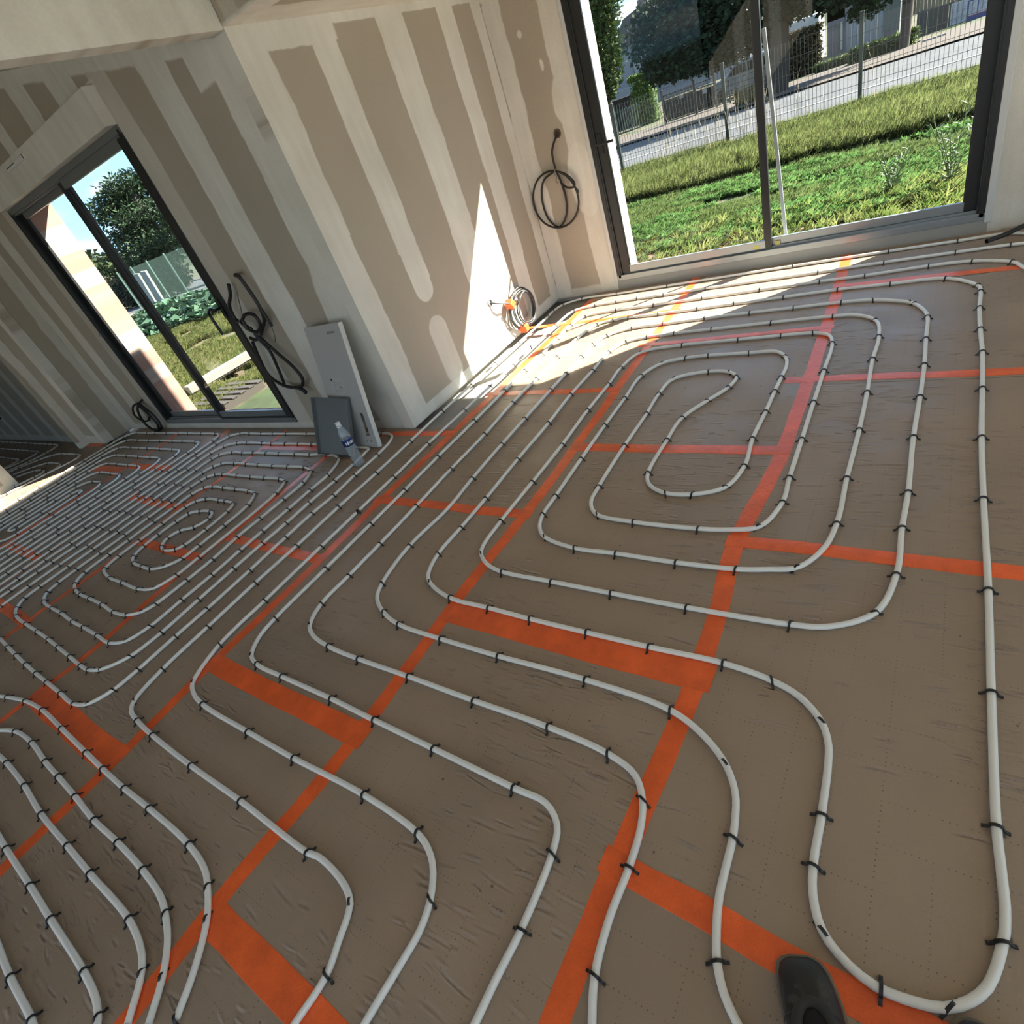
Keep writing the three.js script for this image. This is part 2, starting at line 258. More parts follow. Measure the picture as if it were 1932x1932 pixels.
// ceilings and the two fascias of the lowered alcove
const white = (u0, v0, W, H, b, s, r = 120) => boardMaps(u0, v0, W, H, b, s, r);
const flat = (x0, x1, z0, z1, y) => { const g = box(x0, x1, y, y + 0.1, z0, z1); return g; };
const ceiling = structure('ceiling');
mesh('alcove_ceiling', flat(XB - 0.1, XR, -4.76, ZC - 0.099, HB), white(-3, -4.8, 7.3, 2.5, [['v', -2.8, 0.24, -5, -2], ['h', -2.45, 0.2, -3, 4.4], ['h', -4.55, 0.2, -3, 4.4], ['v', -1.9, 0.25, -5, -2], ['v', -1.1, 0.25, -5, -2], ['v', -0.3, 0.25, -5, -2], ['v', 0.5, 0.25, -5, -2]], 51), ceiling);
const skyl = [[-2.2, -0.2, 2.0, 4.2], [0.6, 2.6, 2.0, 4.2]];
mesh('room_ceiling', panelWall(rect(XB - 0.01, XR, ZC - 0.1, ZBACK), skyl, 0.1).rotateX(Math.PI / 2).translate(0, HM + 0.1, 0), white(-3, -2.5, 7.3, 7.2, [['h', -2.2, 0.2, -3, 4.4], ['h', -1, 0.2, -3, 4.4], ['h', 0.2, 0.2, -3, 4.4], ['h', 1.4, 0.2, -3, 4.4], ['h', 2.6, 0.2, -3, 4.4]], 53, 60), ceiling);
const fMat = white(-4.7, 2.2, 7.2, 0.7, [['h', 2.36, 0.24, -5, 3], ['v', 2.3, 0.2, 2, 3, 0.8], ['v', 1.0, 0.2, 2, 3]], 57, 120);
mesh('fascia', at(panelWall(rect(-ZBACK, 2.38, HB - 0.01, HM + 0.1), [], 0.1), 0, 0, -0.1).rotateY(Math.PI / 2).translate(XB, 0, 0), fMat, ceiling);
mesh('fascia', at(panelWall(rect(XB, XR, HB, HM + 0.1), [], 0.1), 0, 0, ZC - 0.1), white(-3, 2.2, 7.3, 0.7, [['h', 2.257, 0.02, -3, 4.4], ['v', -2.8, 0.12, 2, 3, 0.4], ['v', -1.6, 0.2, 2, 3], ['v', -0.4, 0.2, 2, 3]], 59, 100), ceiling);
{
  const L = (x) => [x, slope(x)], g = new THREE.Shape([L(XB - 0.01), L(-8.3), [-8.3, slope(-8.3) + 0.15], [XB - 0.01, HB + 0.15]].map((p) => new THREE.Vector2(...p)));
  const geo = new THREE.ExtrudeGeometry(g, { depth: ZBACK - ZC + 0.1, bevelEnabled: false }).translate(0, 0, ZC - 0.1);
  const p = geo.attributes.position, uv = geo.attributes.uv; for (let i = 0; i < p.count; i++) uv.setXY(i, p.getX(i), p.getZ(i));
  mesh('sloped_ceiling', geo, white(-8.4, -2.5, 5.6, 7.2, [['h', -2.31, 0.17, -9, -2, 1], ['v', -4.6, 0.2, -3, 5], ['v', -5.8, 0.2, -3, 5], ['v', -7, 0.2, -3, 5]], 61, 100), ceiling);
}
mesh('far_room_ceiling', flat(-13.2, -8.18, ZE - 0.1, ZBACK, 2.6), M.render, ceiling);

// walls behind the camera, with their glazed openings
const wallRight = structure('wall_right'), wallFront = structure('wall_front'), wallEnd = structure('wall_end');
const RO = [[4.4, 2.0, 0.05, 2.6], [1.55, -1.3, 0.05, 2.6], [-1.5, -4.4, 0.05, 2.6]].map(([a, b, c, d]) => [Math.min(a, b), Math.max(a, b), c, d]);
const matR = boardMaps(-4.7, 0, 9.4, 2.9, [-4, -3.4, -2.8, -2.2, -1.6, -1, -0.4, 0.2, 0.8, 1.4, 2, 2.6, 3.2, 3.8, 4.4].map((u) => ['v', u, 0.2, 0, 3]), 63, 70);
mesh('plasterboard', at(panelWall(rect(-ZBACK, 4.76, 0, HM + 0.1), RO, 0.3), 0, 0, 0).rotateY(Math.PI / 2).translate(XR, 0, 0), matR, wallRight);
const FO = [[-12.2, -9.4, 0.05, 2.4], [-7.6, -4.0, 0.05, 2.6], [-2.2, 0.8, 0.05, 2.6], [1.0, 4.0, 0.05, 2.6]];
mesh('plasterboard', at(panelWall([[-13.2, 0], [XR, 0], [XR, HM + 0.1], [XB, HM + 0.1], [-8.3, slope(-8.3) + 0.1], [-13.2, slope(-8.3) + 0.1]], FO, 0.3), 0, 0, ZBACK), boardMaps(-13.2, 0, 17.5, 3.7, [...Array(28)].map((_, i) => ['v', -13 + i * 0.6, 0.2, 0, 3.6]), 65, 50), wallFront);
mesh('plasterboard', box(-13.5, -13.2, 0, 3.6, ZE - 0.3, ZBACK + 0.3), M.render, wallEnd);

// roofs over everything, so that light comes in only through the openings
const roofs = structure('roof');
mesh('roof_slab', box(XB - 0.75, XR + 0.5, 2.76, 3.7, -5.2, ZC - 0.35), M.roof, roofs);
mesh('roof_slab', panelWall(rect(XB - 0.2, XR + 0.5, ZC - 0.36, ZBACK + 0.4), skyl, 0.2).rotateX(Math.PI / 2).translate(0, HM + 0.32, 0), M.roof, roofs);
skyl.forEach(([a, b, c, e], i) => { const w = structure('window_' + (i + 1)); mesh('glass_pane', new THREE.PlaneGeometry(b - a + 0.04, e - c + 0.04).rotateX(-Math.PI / 2).translate((a + b) / 2, HM + 0.2, (c + e) / 2), M.glass, w); });
mesh('roof_slab', box(-13.6, XB - 0.2, 3.66, 3.9, ZC - 0.45, ZBACK + 0.4), M.roof, roofs);
// ---------------------------------------------------------------- sliding glass doors
function slidingDoor(name, [x0, x1, y0, y1], z, place, opt = {}) {
  const d = structure(name), jw = opt.jamb ?? 0.05, f = z + 0.006;
  const dark = M.frame, rail = opt.rail ?? M.frameGrey;
  for (const [a, b] of [[x0, x0 + jw], [x1 - jw, x1]]) mesh('frame_jamb', [rbox(a, b, y0, y1, z - 0.1, f, 0.003), rbox(a + 0.012, b - 0.012, y0 + 0.02, y1 - 0.02, f - 0.002, f + 0.004, 0.002)], dark, d);
  mesh('frame_head', [rbox(x0, x1, y1 - 0.042, y1, z - 0.1, f + 0.001, 0.003), box(x0 + jw, x1 - jw, y1 - 0.056, y1 - 0.042, z - 0.09, f - 0.012)], opt.head ?? rail, d);
  mesh('frame_sill', [rbox(x0 + 0.004, x1 - 0.004, y0, y0 + 0.045, z - 0.1, f + 0.004, 0.003), box(x0 + jw, x1 - jw, y0 + 0.045, y0 + 0.058, z - 0.034, z - 0.028), box(x0 + jw, x1 - jw, y0 + 0.045, y0 + 0.058, z - 0.066, z - 0.06)], rail, d);
  const mid = opt.mid ?? (x0 + x1) / 2;
  const sash = (n, a, b, zf, sl, sr) => {
    const s = new THREE.Group(); s.name = n; d.add(s);
    const t = y1 - 0.05, u = y0 + 0.055, zb = zf - 0.028;
    mesh('stile', [rbox(a, a + sl, u, t, zb, zf, 0.003)], dark, s); mesh('stile', [rbox(b - sr, b, u, t, zb, zf, 0.003)], dark, s);
    mesh('rail', [rbox(a + sl - 0.02, b - sr + 0.02, t - 0.055, t, zb + 0.002, zf - 0.001, 0.003)], rail, s); mesh('rail', [rbox(a + sl - 0.02, b - sr + 0.02, u, u + 0.056, zb + 0.002, zf - 0.001, 0.003)], rail, s);
    mesh('seal', [box(a + sl, a + sl + 0.006, u + 0.056, t - 0.055, zb + 0.006, zf - 0.004), box(b - sr - 0.006, b - sr, u + 0.056, t - 0.055, zb + 0.006, zf - 0.004)], M.black, s);
    mesh('glass_pane', new THREE.PlaneGeometry(b - a - sl - sr + 0.008, t - u - 0.1).translate((a + sl + b - sr) / 2, (t + u) / 2, (zb + zf) / 2), M.glass, s);
    return s;
  };
  const sL = sash('sash', x0 + jw - 0.012, mid + 0.03, z - (opt.leftFront ? 0.006 : 0.042), opt.sl ?? 0.085, opt.sm ?? 0.055);
  const sR = sash('sash_001', mid - 0.03, x1 - jw + 0.012, z - (opt.leftFront ? 0.042 : 0.006), opt.sm ?? 0.055, opt.sr ?? 0.085);
  if (place) { d.position.set(place.x ?? 0, 0, place.z ?? 0); d.rotation.y = place.turn ?? 0; }
  return { d, sL, sR };
}
M.glass.side = THREE.DoubleSide;
{
  const a = slidingDoor('door_1', DA, ZA, null, { leftFront: true, mid: -1.045, sm: 0.045, sl: 0.085, sr: 0.078 });
  // lever handle on the left stile
  mesh('handle', [rbox(-2.205, -2.165, 1.04, 1.18, ZA - 0.008, ZA + 0.004, 0.004), rod([-2.185, 1.11, ZA], [-2.185, 1.11, ZA + 0.045], 0.009), rbox(-2.195, -2.05, 1.1, 1.12, ZA + 0.036, ZA + 0.05, 0.006)], M.black, a.sL);
  const trim = structure('trim_1');
  mesh('trim_strip', [rbox(-2.285, -2.258, 0.06, 2.25, ZA, ZA + 0.012, 0.003), rbox(0.2, 0.235, 0.06, 2.25, ZA - 0.002, ZA + 0.01, 0.003), rbox(-2.285, 0.235, 2.222, 2.25, ZA, ZA + 0.012, 0.003)], M.trimPale, trim);
  mesh('sill_support', [box(-2.27, 0.22, 0, 0.075, ZA - 0.01, ZA + 0.004)], std(lin(0.33, 0.32, 0.3), 0.8), trim);
  const y = structure('trim_2'); mesh('sticker', [rbox(-0.995, -0.965, 0.135, 0.16, ZA - 0.03, ZA - 0.0055 - 0.027, 0.001), rbox(-1.14, -1.105, 0.135, 0.16, ZA - 0.009, ZA - 0.0045, 0.001)], std(lin(0.55, 0.5, 0.1), 0.6), y);
}
{
  const c = slidingDoor('door_2', DC, ZC, null, { mid: -5.46, sm: 0.06, sl: 0.09, sr: 0.09, leftFront: false, rail: M.railGrey });
  mesh('handle', [rbox(-4.36, -4.325, 0.98, 1.12, ZC - 0.008, ZC + 0.004, 0.004), tube([[-4.345, 1.06, ZC], [-4.345, 1.06, ZC + 0.05], [-4.37, 1.075, ZC + 0.062], [-4.42, 1.05, ZC + 0.062], [-4.425, 0.98, ZC + 0.062], [-4.42, 0.88, ZC + 0.06]], 0.011, 40)], M.black, c.sR);
  mesh('lock', [new THREE.CylinderGeometry(0.012, 0.012, 0.03, 14).rotateX(Math.PI / 2).translate(-6.625, 1.08, ZC + 0.012)], M.frameGrey, c.sL);
  const box1 = structure('trim_3');                  // boxed-in roller shutter over the left door
  mesh('shutter_box', rbox(-6.62, -4.234, 2.222, 2.43, ZC - 0.01, ZC + 0.078, 0.004), boardMaps(-6.7, 2.1, 2.6, 0.4, [['h', 2.3, 0.5, -7, -4], ['p', -5.8, 2.4, 0.3, 0.05, 1]], 81, 300), box1);
  { const g = box1.children[0].geometry, p = g.attributes.position, uv = g.attributes.uv; for (let i = 0; i < p.count; i++) uv.setXY(i, p.getX(i), p.getY(i)); }
}
slidingDoor('door_3', [-4.2, -1.8 - 0.0, 0.05, 2.25].map((v, i) => [DX[0], DX[1], DX[2], DX[3]][i]), ZA, null, {});
for (const [i, [a, b, c, e]] of RO.entries()) slidingDoor('door_' + (4 + i), [a, b, c, e], 0, { x: XR + 0.1, turn: -Math.PI / 2, z: 0 }, {}).d.rotation.y = Math.PI / 2;
for (const [i, [a, b, c, e]] of FO.entries()) slidingDoor('door_' + (6 + i), [a, b, c, e], ZBACK + 0.15, null, {});

// ---------------------------------------------------------------- air inlet on the shutter box
{
  const t = thing('air_inlet', 'long slim white air inlet on the boxed shutter above the left glass door', 'vent', [-5.68, 2.378, ZC + 0.078]);
  mesh('body', [rbox(-0.21, 0.21, -0.016, 0.016, 0, 0.014, 0.004)], M.white, t);
  mesh('slot', box(-0.19, 0.0, 0.004, 0.009, 0.012, 0.0146), M.black, t); mesh('slot', box(0.185, 0.2, -0.012, 0.014, 0.012, 0.0146), M.black, t);
}
// ---------------------------------------------------------------- heating pipes: floor plan in metres, "c" = a clip sits here
const PIPE_R = 0.0092, PIPE_Y = 0.0112;
const WAY = {
  right: '-0.156,-0.213 -0.187,-0.239 -0.22,-0.271 -0.246,-0.316c -0.263,-0.375 -0.273,-0.434 -0.277,-0.564c -0.284,-0.617 -0.298,-0.672 -0.34,-0.737c -0.414,-0.795 -0.521,-0.839c -0.808,-0.856c -1.157,-0.848c -1.438,-0.848c -1.683,-0.857c -1.808,-0.892c -1.91,-0.955 -1.954,-1.036c -1.993,-1.289c -1.966,-1.577 -1.984,-1.851c -1.997,-2.191c -1.999,-2.475c -2.002,-2.833c -2.002,-3.059c -2.003,-3.311c -1.996,-3.498c -1.941,-3.636c -1.78,-3.725c -1.551,-3.742c -1.263,-3.758c -0.973,-3.762c -0.713,-3.763c -0.454,-3.764c -0.296,-3.746c -0.114,-3.655c -0.089,-3.625c -0.043,-3.526 -0.025,-3.435c -0.021,-3.177c -0.015,-2.905c -0.017,-2.614c -0.023,-2.298c -0.019,-1.938c -0.024,-1.74c -0.024,-1.514c -0.066,-1.341c -0.176,-1.258 -0.276,-1.24c -0.595,-1.23c -0.878,-1.23c -1.138,-1.232c -1.386,-1.235c -1.482,-1.26 -1.555,-1.315c -1.579,-1.368 -1.589,-1.541c -1.587,-1.854c -1.586,-2.198c -1.6,-2.562c -1.598,-2.872c -1.605,-3.091c -1.547,-3.296c -1.289,-3.357c -0.947,-3.364c -0.71,-3.368c -0.545,-3.364c -0.461,-3.32 -0.427,-3.209c -0.422,-2.899c -0.42,-2.589c -0.417,-2.274c -0.415,-1.994c -0.411,-1.831c -0.462,-1.678c -0.562,-1.645 -0.675,-1.633c -0.949,-1.633c -1.13,-1.657c -1.195,-1.735 -1.209,-1.852c -1.218,-2.201c -1.216,-2.512c -1.222,-2.727c -1.192,-2.901c -1.011,-2.966c -0.896,-2.947c -0.839,-2.884c -0.854,-2.766c -0.927,-2.631c -1.005,-2.463c -1.015,-2.256c -1.01,-1.977c -0.973,-1.893 -0.881,-1.841c -0.761,-1.845c -0.645,-1.905c -0.605,-2.061c -0.619,-2.275c -0.613,-2.51c -0.612,-2.707c -0.609,-2.851c -0.609,-2.986 -0.635,-3.09c -0.698,-3.161 -0.841,-3.169c -1.072,-3.175c -1.205,-3.165c -1.338,-3.113c -1.417,-2.96c -1.416,-2.69c -1.415,-2.394c -1.408,-2.071c -1.398,-1.76c -1.393,-1.62c -1.363,-1.533 -1.308,-1.477c -1.133,-1.433c -0.944,-1.436c -0.699,-1.433c -0.486,-1.443c -0.388,-1.462 -0.3,-1.49c -0.238,-1.593 -0.215,-1.733c -0.216,-2.006c -0.212,-2.35c -0.215,-2.667c -0.224,-2.994c -0.22,-3.248c -0.255,-3.459c -0.36,-3.555 -0.473,-3.571c -0.804,-3.569c -1.161,-3.561c -1.408,-3.555c -1.594,-3.539c -1.73,-3.487c -1.801,-3.342c -1.804,-3.075c -1.813,-2.76c -1.796,-2.422c -1.795,-2.046c -1.784,-1.693c -1.784,-1.46c -1.785,-1.271c -1.749,-1.15 -1.703,-1.101c -1.54,-1.045c -1.329,-1.04c -1.128,-1.035c -0.888,-1.035c -0.659,-1.037c -0.425,-1.042c -0.285,-1.023c -0.206,-0.992 -0.146,-0.934c -0.123,-0.882 -0.115,-0.826 -0.11,-0.691c -0.109,-0.574c -0.1,-0.515 -0.073,-0.457c -0.02,-0.42 0.03,-0.408c 0.092,-0.416 0.132,-0.431c 0.181,-0.484 0.207,-0.574c 0.212,-0.626 0.208,-0.707 0.202,-0.796c 0.198,-1.141c 0.196,-1.499c 0.188,-1.924c 0.185,-2.299c 0.189,-2.668c 0.191,-2.997c 0.185,-3.24c 0.183,-3.487c 0.188,-3.692c 0.178,-3.78c 0.036,-3.939c -0.226,-3.963c -0.501,-3.975c -0.808,-3.961c -1.12,-3.959c -1.368,-3.949c -1.656,-3.942c -1.897,-3.945c -2.018,-3.931c -2.131,-3.876c -2.199,-3.638c -2.215,-3.336c -2.212,-3.008c -2.217,-2.681c -2.197,-2.296c -2.198,-1.922c -2.192,-1.579c -2.19,-1.268c -2.193,-1.033c -2.195,-0.847c -2.146,-0.731c -2.077,-0.689 -1.937,-0.664c -1.736,-0.658c -1.455,-0.661c -1.141,-0.661c -0.847,-0.664c -0.64,-0.651c -0.545,-0.621 -0.504,-0.567c -0.484,-0.501 -0.477,-0.404c -0.479,-0.287 -0.466,-0.179c -0.439,-0.106 -0.423,-0.071',
  a: '0.515,-4.414 0.321,-4.536c 0.08,-4.541c -0.279,-4.546c -0.856,-4.543c -1.789,-4.534c -2.237,-4.528c -2.579,-4.534c -2.739,-4.447c -2.773,-4.318c -2.766,-4.199c -2.766,-3.927c -2.768,-3.678c -2.772,-3.31c -2.78,-2.969c -2.784,-2.589c -2.775,-2.201c -2.768,-1.836c -2.772,-1.494c -2.767,-1.146c -2.773,-0.851c -2.767,-0.544c -2.761,-0.286c -2.724,-0.126c -2.678,-0.087 -2.577,-0.069c -2.41,-0.059c -2.072,-0.054c -1.729,-0.057c -1.348,-0.053c -1.309,-0.06 -1.227,-0.055 -1.158,-0.04 -1.121,-0.021c -1.103,0.008 -1.089,0.048 -1.063,0.121c -1.067,0.225 -1.068,0.279',
  b: '0.529,-4.299 0.325,-4.334c 0.073,-4.341c -0.289,-4.344c -0.663,-4.341c -1.424,-4.34c -1.751,-4.331c -1.979,-4.337c -2.156,-4.328c -2.349,-4.315c -2.525,-4.251c -2.564,-3.964c -2.573,-3.561c -2.58,-3.567c -2.562,-3.255c -2.577,-2.932c -2.581,-2.597c -2.59,-2.175c -2.583,-1.811c -2.579,-1.478c -2.579,-1.481c -2.576,-1.175c -2.572,-0.772c -2.566,-0.492c -2.488,-0.3c -2.427,-0.266 -2.308,-0.244c -1.954,-0.242c -1.659,-0.244c -1.3,-0.255c -1.054,-0.24c -0.987,-0.216 -0.947,-0.183 -0.912,-0.127c -0.895,-0.063 -0.897,0.019 -0.903,0.139 -0.903,0.181',
  c: '0.445,-3.415 0.409,-3.826 0.367,-3.954 0.323,-4.06c 0.153,-4.155c -0.051,-4.173c -0.374,-4.156c -0.629,-4.161c -0.997,-4.158c -1.394,-4.147c -1.764,-4.139c -2.079,-4.138c -2.337,-4.088c -2.395,-3.927c -2.393,-3.674c -2.39,-3.411c -2.397,-3.153c -2.395,-2.856c -2.391,-2.454c -2.393,-2.041c -2.388,-1.7c -2.386,-1.396c -2.386,-1.044c -2.387,-0.704c -2.371,-0.598 -2.309,-0.506c -2.228,-0.479c -2.033,-0.475c -1.709,-0.476c -1.461,-0.47c -1.171,-0.466c -0.852,-0.46c -0.74,-0.458 -0.686,-0.419 -0.667,-0.353c -0.659,-0.177c -0.664,-0.081 -0.666,0.014 -0.667,0.057',
  middle: '-5.21,-0.146 -5.213,-0.332c -5.215,-0.532c -5.205,-0.725c -5.203,-0.925c -5.2,-1.118c -5.207,-1.299c -5.203,-1.485c -5.211,-1.682c -5.219,-1.883c -5.209,-2.094c -5.174,-2.226c -5.05,-2.278c -4.893,-2.279c -4.695,-2.275c -4.519,-2.277c -4.324,-2.279c -4.034,-2.282c -3.806,-2.283c -3.584,-2.284 -3.142,-2.298c -3.029,-2.277 -2.973,-2.208 -2.942,-2.03c -2.941,-1.799c -2.924,-1.587c -2.935,-1.407c -2.931,-1.19c -2.921,-0.916c -2.915,-0.628c -2.92,-0.44c -2.919,-0.232c -2.933,-0.109c -2.991,-0.014c -3.089,0.022c -3.268,0.023c -3.474,0.023c -3.647,0.023c -3.832,0.021c -4.028,0.016c -4.212,0.01c -4.418,0.002c -4.76,-0.012 -5.067,-0.053 -4.922,-0.094 -4.923,-0.139c -4.932,-0.325c -4.93,-0.541c -4.918,-0.748c -4.914,-0.919c -4.917,-1.108c -4.925,-1.3c -4.928,-1.507c -4.925,-1.702c -4.922,-1.867c -4.892,-1.938c -4.74,-1.983c -4.579,-1.983c -4.423,-1.99c -4.235,-1.993c -4.053,-1.994c -3.844,-1.999c -3.658,-2.002c -3.47,-2.016c -3.286,-1.968c -3.202,-1.785c -3.199,-1.614c -3.195,-1.414c -3.192,-1.202c -3.191,-1.027c -3.183,-0.821c -3.19,-0.624c -3.195,-0.429c -3.244,-0.318c -3.35,-0.271c -3.532,-0.271c -3.742,-0.273c -3.911,-0.27c -4.124,-0.279c -4.301,-0.279c -4.491,-0.29c -4.595,-0.345c -4.624,-0.426c -4.631,-0.558c -4.628,-0.728c -4.627,-0.921c -4.636,-1.116c -4.635,-1.309c -4.641,-1.493c -4.629,-1.586c -4.609,-1.639c -4.535,-1.679c -4.436,-1.69c -4.223,-1.692c -4.027,-1.692c -3.85,-1.695c -3.654,-1.697c -3.566,-1.67c -3.505,-1.544c -3.486,-0.908c -3.492,-0.751c -3.549,-0.631c -3.685,-0.592c -3.916,-0.592c -4.112,-0.59c -4.272,-0.616 -4.308,-0.633c -4.345,-0.75c -4.349,-0.909c -4.351,-1.093c -4.349,-1.285c -4.31,-1.361c -4.216,-1.399c -4.038,-1.406c -3.95,-1.405c -3.823,-1.388c -3.782,-1.306c -3.766,-1.122c -3.781,-0.968c -3.815,-0.92c -3.919,-0.893c -3.999,-0.911c -4.061,-0.988c -4.025,-1.072c -3.924,-1.124c -3.882,-1.216c -3.923,-1.272 -3.965,-1.286c -4.092,-1.274c -4.193,-1.232c -4.216,-1.135c -4.221,-0.994c -4.21,-0.877c -4.166,-0.78c -4.07,-0.74c -3.93,-0.734c -3.809,-0.737c -3.708,-0.781c -3.637,-0.864c -3.629,-0.99c -3.629,-1.186c -3.647,-1.395c -3.729,-1.515c -3.83,-1.537c -4.014,-1.539c -4.183,-1.537c -4.342,-1.538c -4.44,-1.513c -4.492,-1.42c -4.488,-1.258c -4.494,-1.093c -4.491,-0.89c -4.49,-0.738c -4.479,-0.558c -4.411,-0.468c -4.311,-0.436c -4.193,-0.424c -4.041,-0.426c -3.841,-0.425c -3.642,-0.415c -3.491,-0.434c -3.402,-0.481c -3.365,-0.546c -3.345,-0.741c -3.339,-0.921c -3.359,-1.116c -3.355,-1.299c -3.354,-1.498c -3.358,-1.682c -3.422,-1.805c -3.542,-1.846c -3.743,-1.844c -3.934,-1.839c -4.133,-1.837c -4.311,-1.839c -4.486,-1.84c -4.664,-1.821c -4.731,-1.774c -4.767,-1.684c -4.784,-1.493c -4.77,-1.304c -4.782,-1.119c -4.777,-0.932c -4.782,-0.738c -4.783,-0.552c -4.784,-0.356c -4.766,-0.246c -4.696,-0.176c -4.573,-0.14c -4.35,-0.133c -4.129,-0.134c -3.921,-0.132c -3.743,-0.127c -3.542,-0.121c -3.367,-0.116c -3.267,-0.121c -3.181,-0.152c -3.083,-0.261c -3.053,-0.427c -3.059,-0.66c -3.065,-0.899c -3.067,-1.113c -3.065,-1.298c -3.069,-1.496c -3.067,-1.724c -3.073,-1.92c -3.085,-2.052 -3.098,-2.102 -3.314,-2.111 -3.579,-2.143 -3.795,-2.136c -3.975,-2.138c -4.15,-2.134c -4.342,-2.129c -4.488,-2.132c -4.721,-2.131c -4.876,-2.123c -5.024,-2.068c -5.074,-1.95c -5.074,-1.705c -5.089,-1.493c -5.073,-1.296c -5.074,-1.124c -5.076,-0.922c -5.074,-0.716c -5.084,-0.541c -5.085,-0.433c -5.093,-0.246c -5.099,-0.118',
  p1: '-3.809,0.214 -3.639,0.17c -3.461,0.133c -3.258,0.115c -2.983,0.117c -2.675,0.121c -2.489,0.123c -2.283,0.122c -2.081,0.116c -1.786,0.116c -1.647,0.135 -1.592,0.159c -1.512,0.209c -1.431,0.299 -1.381,0.38c',
  p2: '-3.473,0.299 -3.268,0.236c -3.067,0.222c -2.854,0.232c -2.685,0.234c -2.486,0.237c -2.278,0.243c -2.08,0.237c -1.878,0.238c -1.726,0.249 -1.662,0.267c -1.585,0.299 -1.51,0.354c -1.447,0.426',
  p3: '-3.26,0.337 -3.081,0.326c -2.819,0.328c -2.564,0.341c -2.285,0.339c -2.073,0.338c -1.772,0.334c -1.648,0.353 -1.583,0.382c -1.507,0.457',
  p4: '-2.801,0.467 -2.557,0.47c -2.275,0.47c -2.059,0.472c -1.773,0.473c -1.661,0.482 -1.608,0.497c -1.586,0.509',
  p5: '-2.286,0.596 -2.009,0.607c -1.809,0.607c -1.757,0.612'
};
const plan = (s) => s.trim().split(/\s+/).map((t) => { const c = t.endsWith('c'), [x, z] = t.replace('c', '').split(',').map(Number); return { x, z, c }; });
const clips = [];                                    // every clip: {x, z, a, pipe, dir}
function layPipe(name, pts, label, group, coil) {
  const cv = curve(pts.map((p) => new THREE.Vector3(p.x, PIPE_Y, p.z))); cv.arcLengthDivisions = 4000;
  const len = cv.getLength(), n = Math.min(2600, Math.round(len / 0.022));
  const geo = new THREE.TubeGeometry(cv, n, PIPE_R, 10, false);
  const m = mesh('heating_pipe', geo, M.pipe, scene); tag(m, label, 'pipe', group);
  pts.forEach((p, i) => { if (!p.c) return; const t = cv.getTangent(i / (pts.length - 1)), v = new THREE.Vector3(), e = 1e-4;
    const u = i / (pts.length - 1); cv.getPoint(Math.min(1, u + e), v); const w = cv.getPoint(Math.max(0, u - e)); const tx = v.x - w.x, tz = v.z - w.z;
    clips.push({ x: p.x, z: p.z, a: Math.atan2(-tz, tx), pipe: name, coil, dir: Math.abs(tx) > Math.abs(tz) ? 'x' : 'z', order: i }); });
  return cv;
}
function autoClips(pts, every, seed, name, coil) {   // densify a corner list with rounded corners and clips
  const r = rng(seed), out = []; let acc = 0;
  const path = new THREE.CurvePath(); const V = pts.map((p) => new THREE.Vector3(p[0], 0, p[1]));
  let prev = V[0];
  for (let i = 1; i < V.length - 1; i++) { const R = Math.min(pts[i][2] ?? 0.14, prev.distanceTo(V[i]) * 0.95, V[i].distanceTo(V[i + 1]) * 0.49), a = V[i].clone().lerp(prev, R / prev.distanceTo(V[i])), b = V[i].clone().lerp(V[i + 1], R / V[i].distanceTo(V[i + 1])); path.add(new THREE.LineCurve3(prev, a)); path.add(new THREE.QuadraticBezierCurve3(a, V[i], b)); prev = b; }
  path.add(new THREE.LineCurve3(prev, V[V.length - 1]));
  const L = path.getLength(), n = Math.max(4, Math.round(L / 0.07)); let next = every * (0.4 + 0.5 * r());
  for (let i = 0; i <= n; i++) { const p = path.getPointAt(i / n), s = i / n * L; let c = false; if (s >= next) { c = true; next = s + every * (0.75 + 0.5 * r()); } out.push({ x: p.x + (r() - 0.5) * 0.006, z: p.z + (r() - 0.5) * 0.006, c }); }
  return out;
}
layPipe('right', plan(WAY.right), 'white heating pipe laid in a double spiral before the right glass door', 'white heating pipes on the floor', 'right-hand coil');
layPipe('a', plan('2.2,-4.52 1.3,-4.53 0.9,-4.53 ' + WAY.a), 'white heating pipe lying closest to the walls, running round the bright corner', 'white heating pipes on the floor', 'outer pipes');
layPipe('b', plan('2.2,-4.33 1.3,-4.33 0.9,-4.33 ' + WAY.b), 'white heating pipe second out from the walls, running round the bright corner', 'white heating pipes on the floor', 'outer pipes');
layPipe('c', plan('0.47,-0.9 0.48,-1.6 0.47,-2.3 0.46,-2.9 ' + WAY.c), 'white heating pipe third from the walls, bending down at the right picture edge', 'white heating pipes on the floor', 'outer pipes');
layPipe('middle', plan(WAY.middle), 'white heating pipe coiled in mid floor, running behind the leaning radiator', 'white heating pipes on the floor', 'middle coil');
[['p1', 'first of the five white heating pipes at lower left, nearest the orange strips'], ['p2', 'second of the five white heating pipes at the lower left corner'], ['p3', 'third of the five white heating pipes at the lower left corner'], ['p4', 'fourth of the five white heating pipes at the lower left corner'], ['p5', 'last of the five white heating pipes, in the extreme lower left corner']]
  .forEach(([k, l], i) => layPipe(k, plan(['-5.2,0.32 -4.6,0.3 -4.1,0.26 ', '-5.2,0.44 -4.5,0.42 -3.9,0.37 ', '-5,0.5 -4.2,0.46 -3.6,0.4 ', '-4.6,0.52 -3.8,0.5 -3.2,0.48 ', '-4.2,0.63 -3.4,0.61 -2.8,0.6 '][i] + WAY[k]), l.includes('white') ? l : 'white heating ' + l, 'white heating pipes on the floor', 'front pipes'));
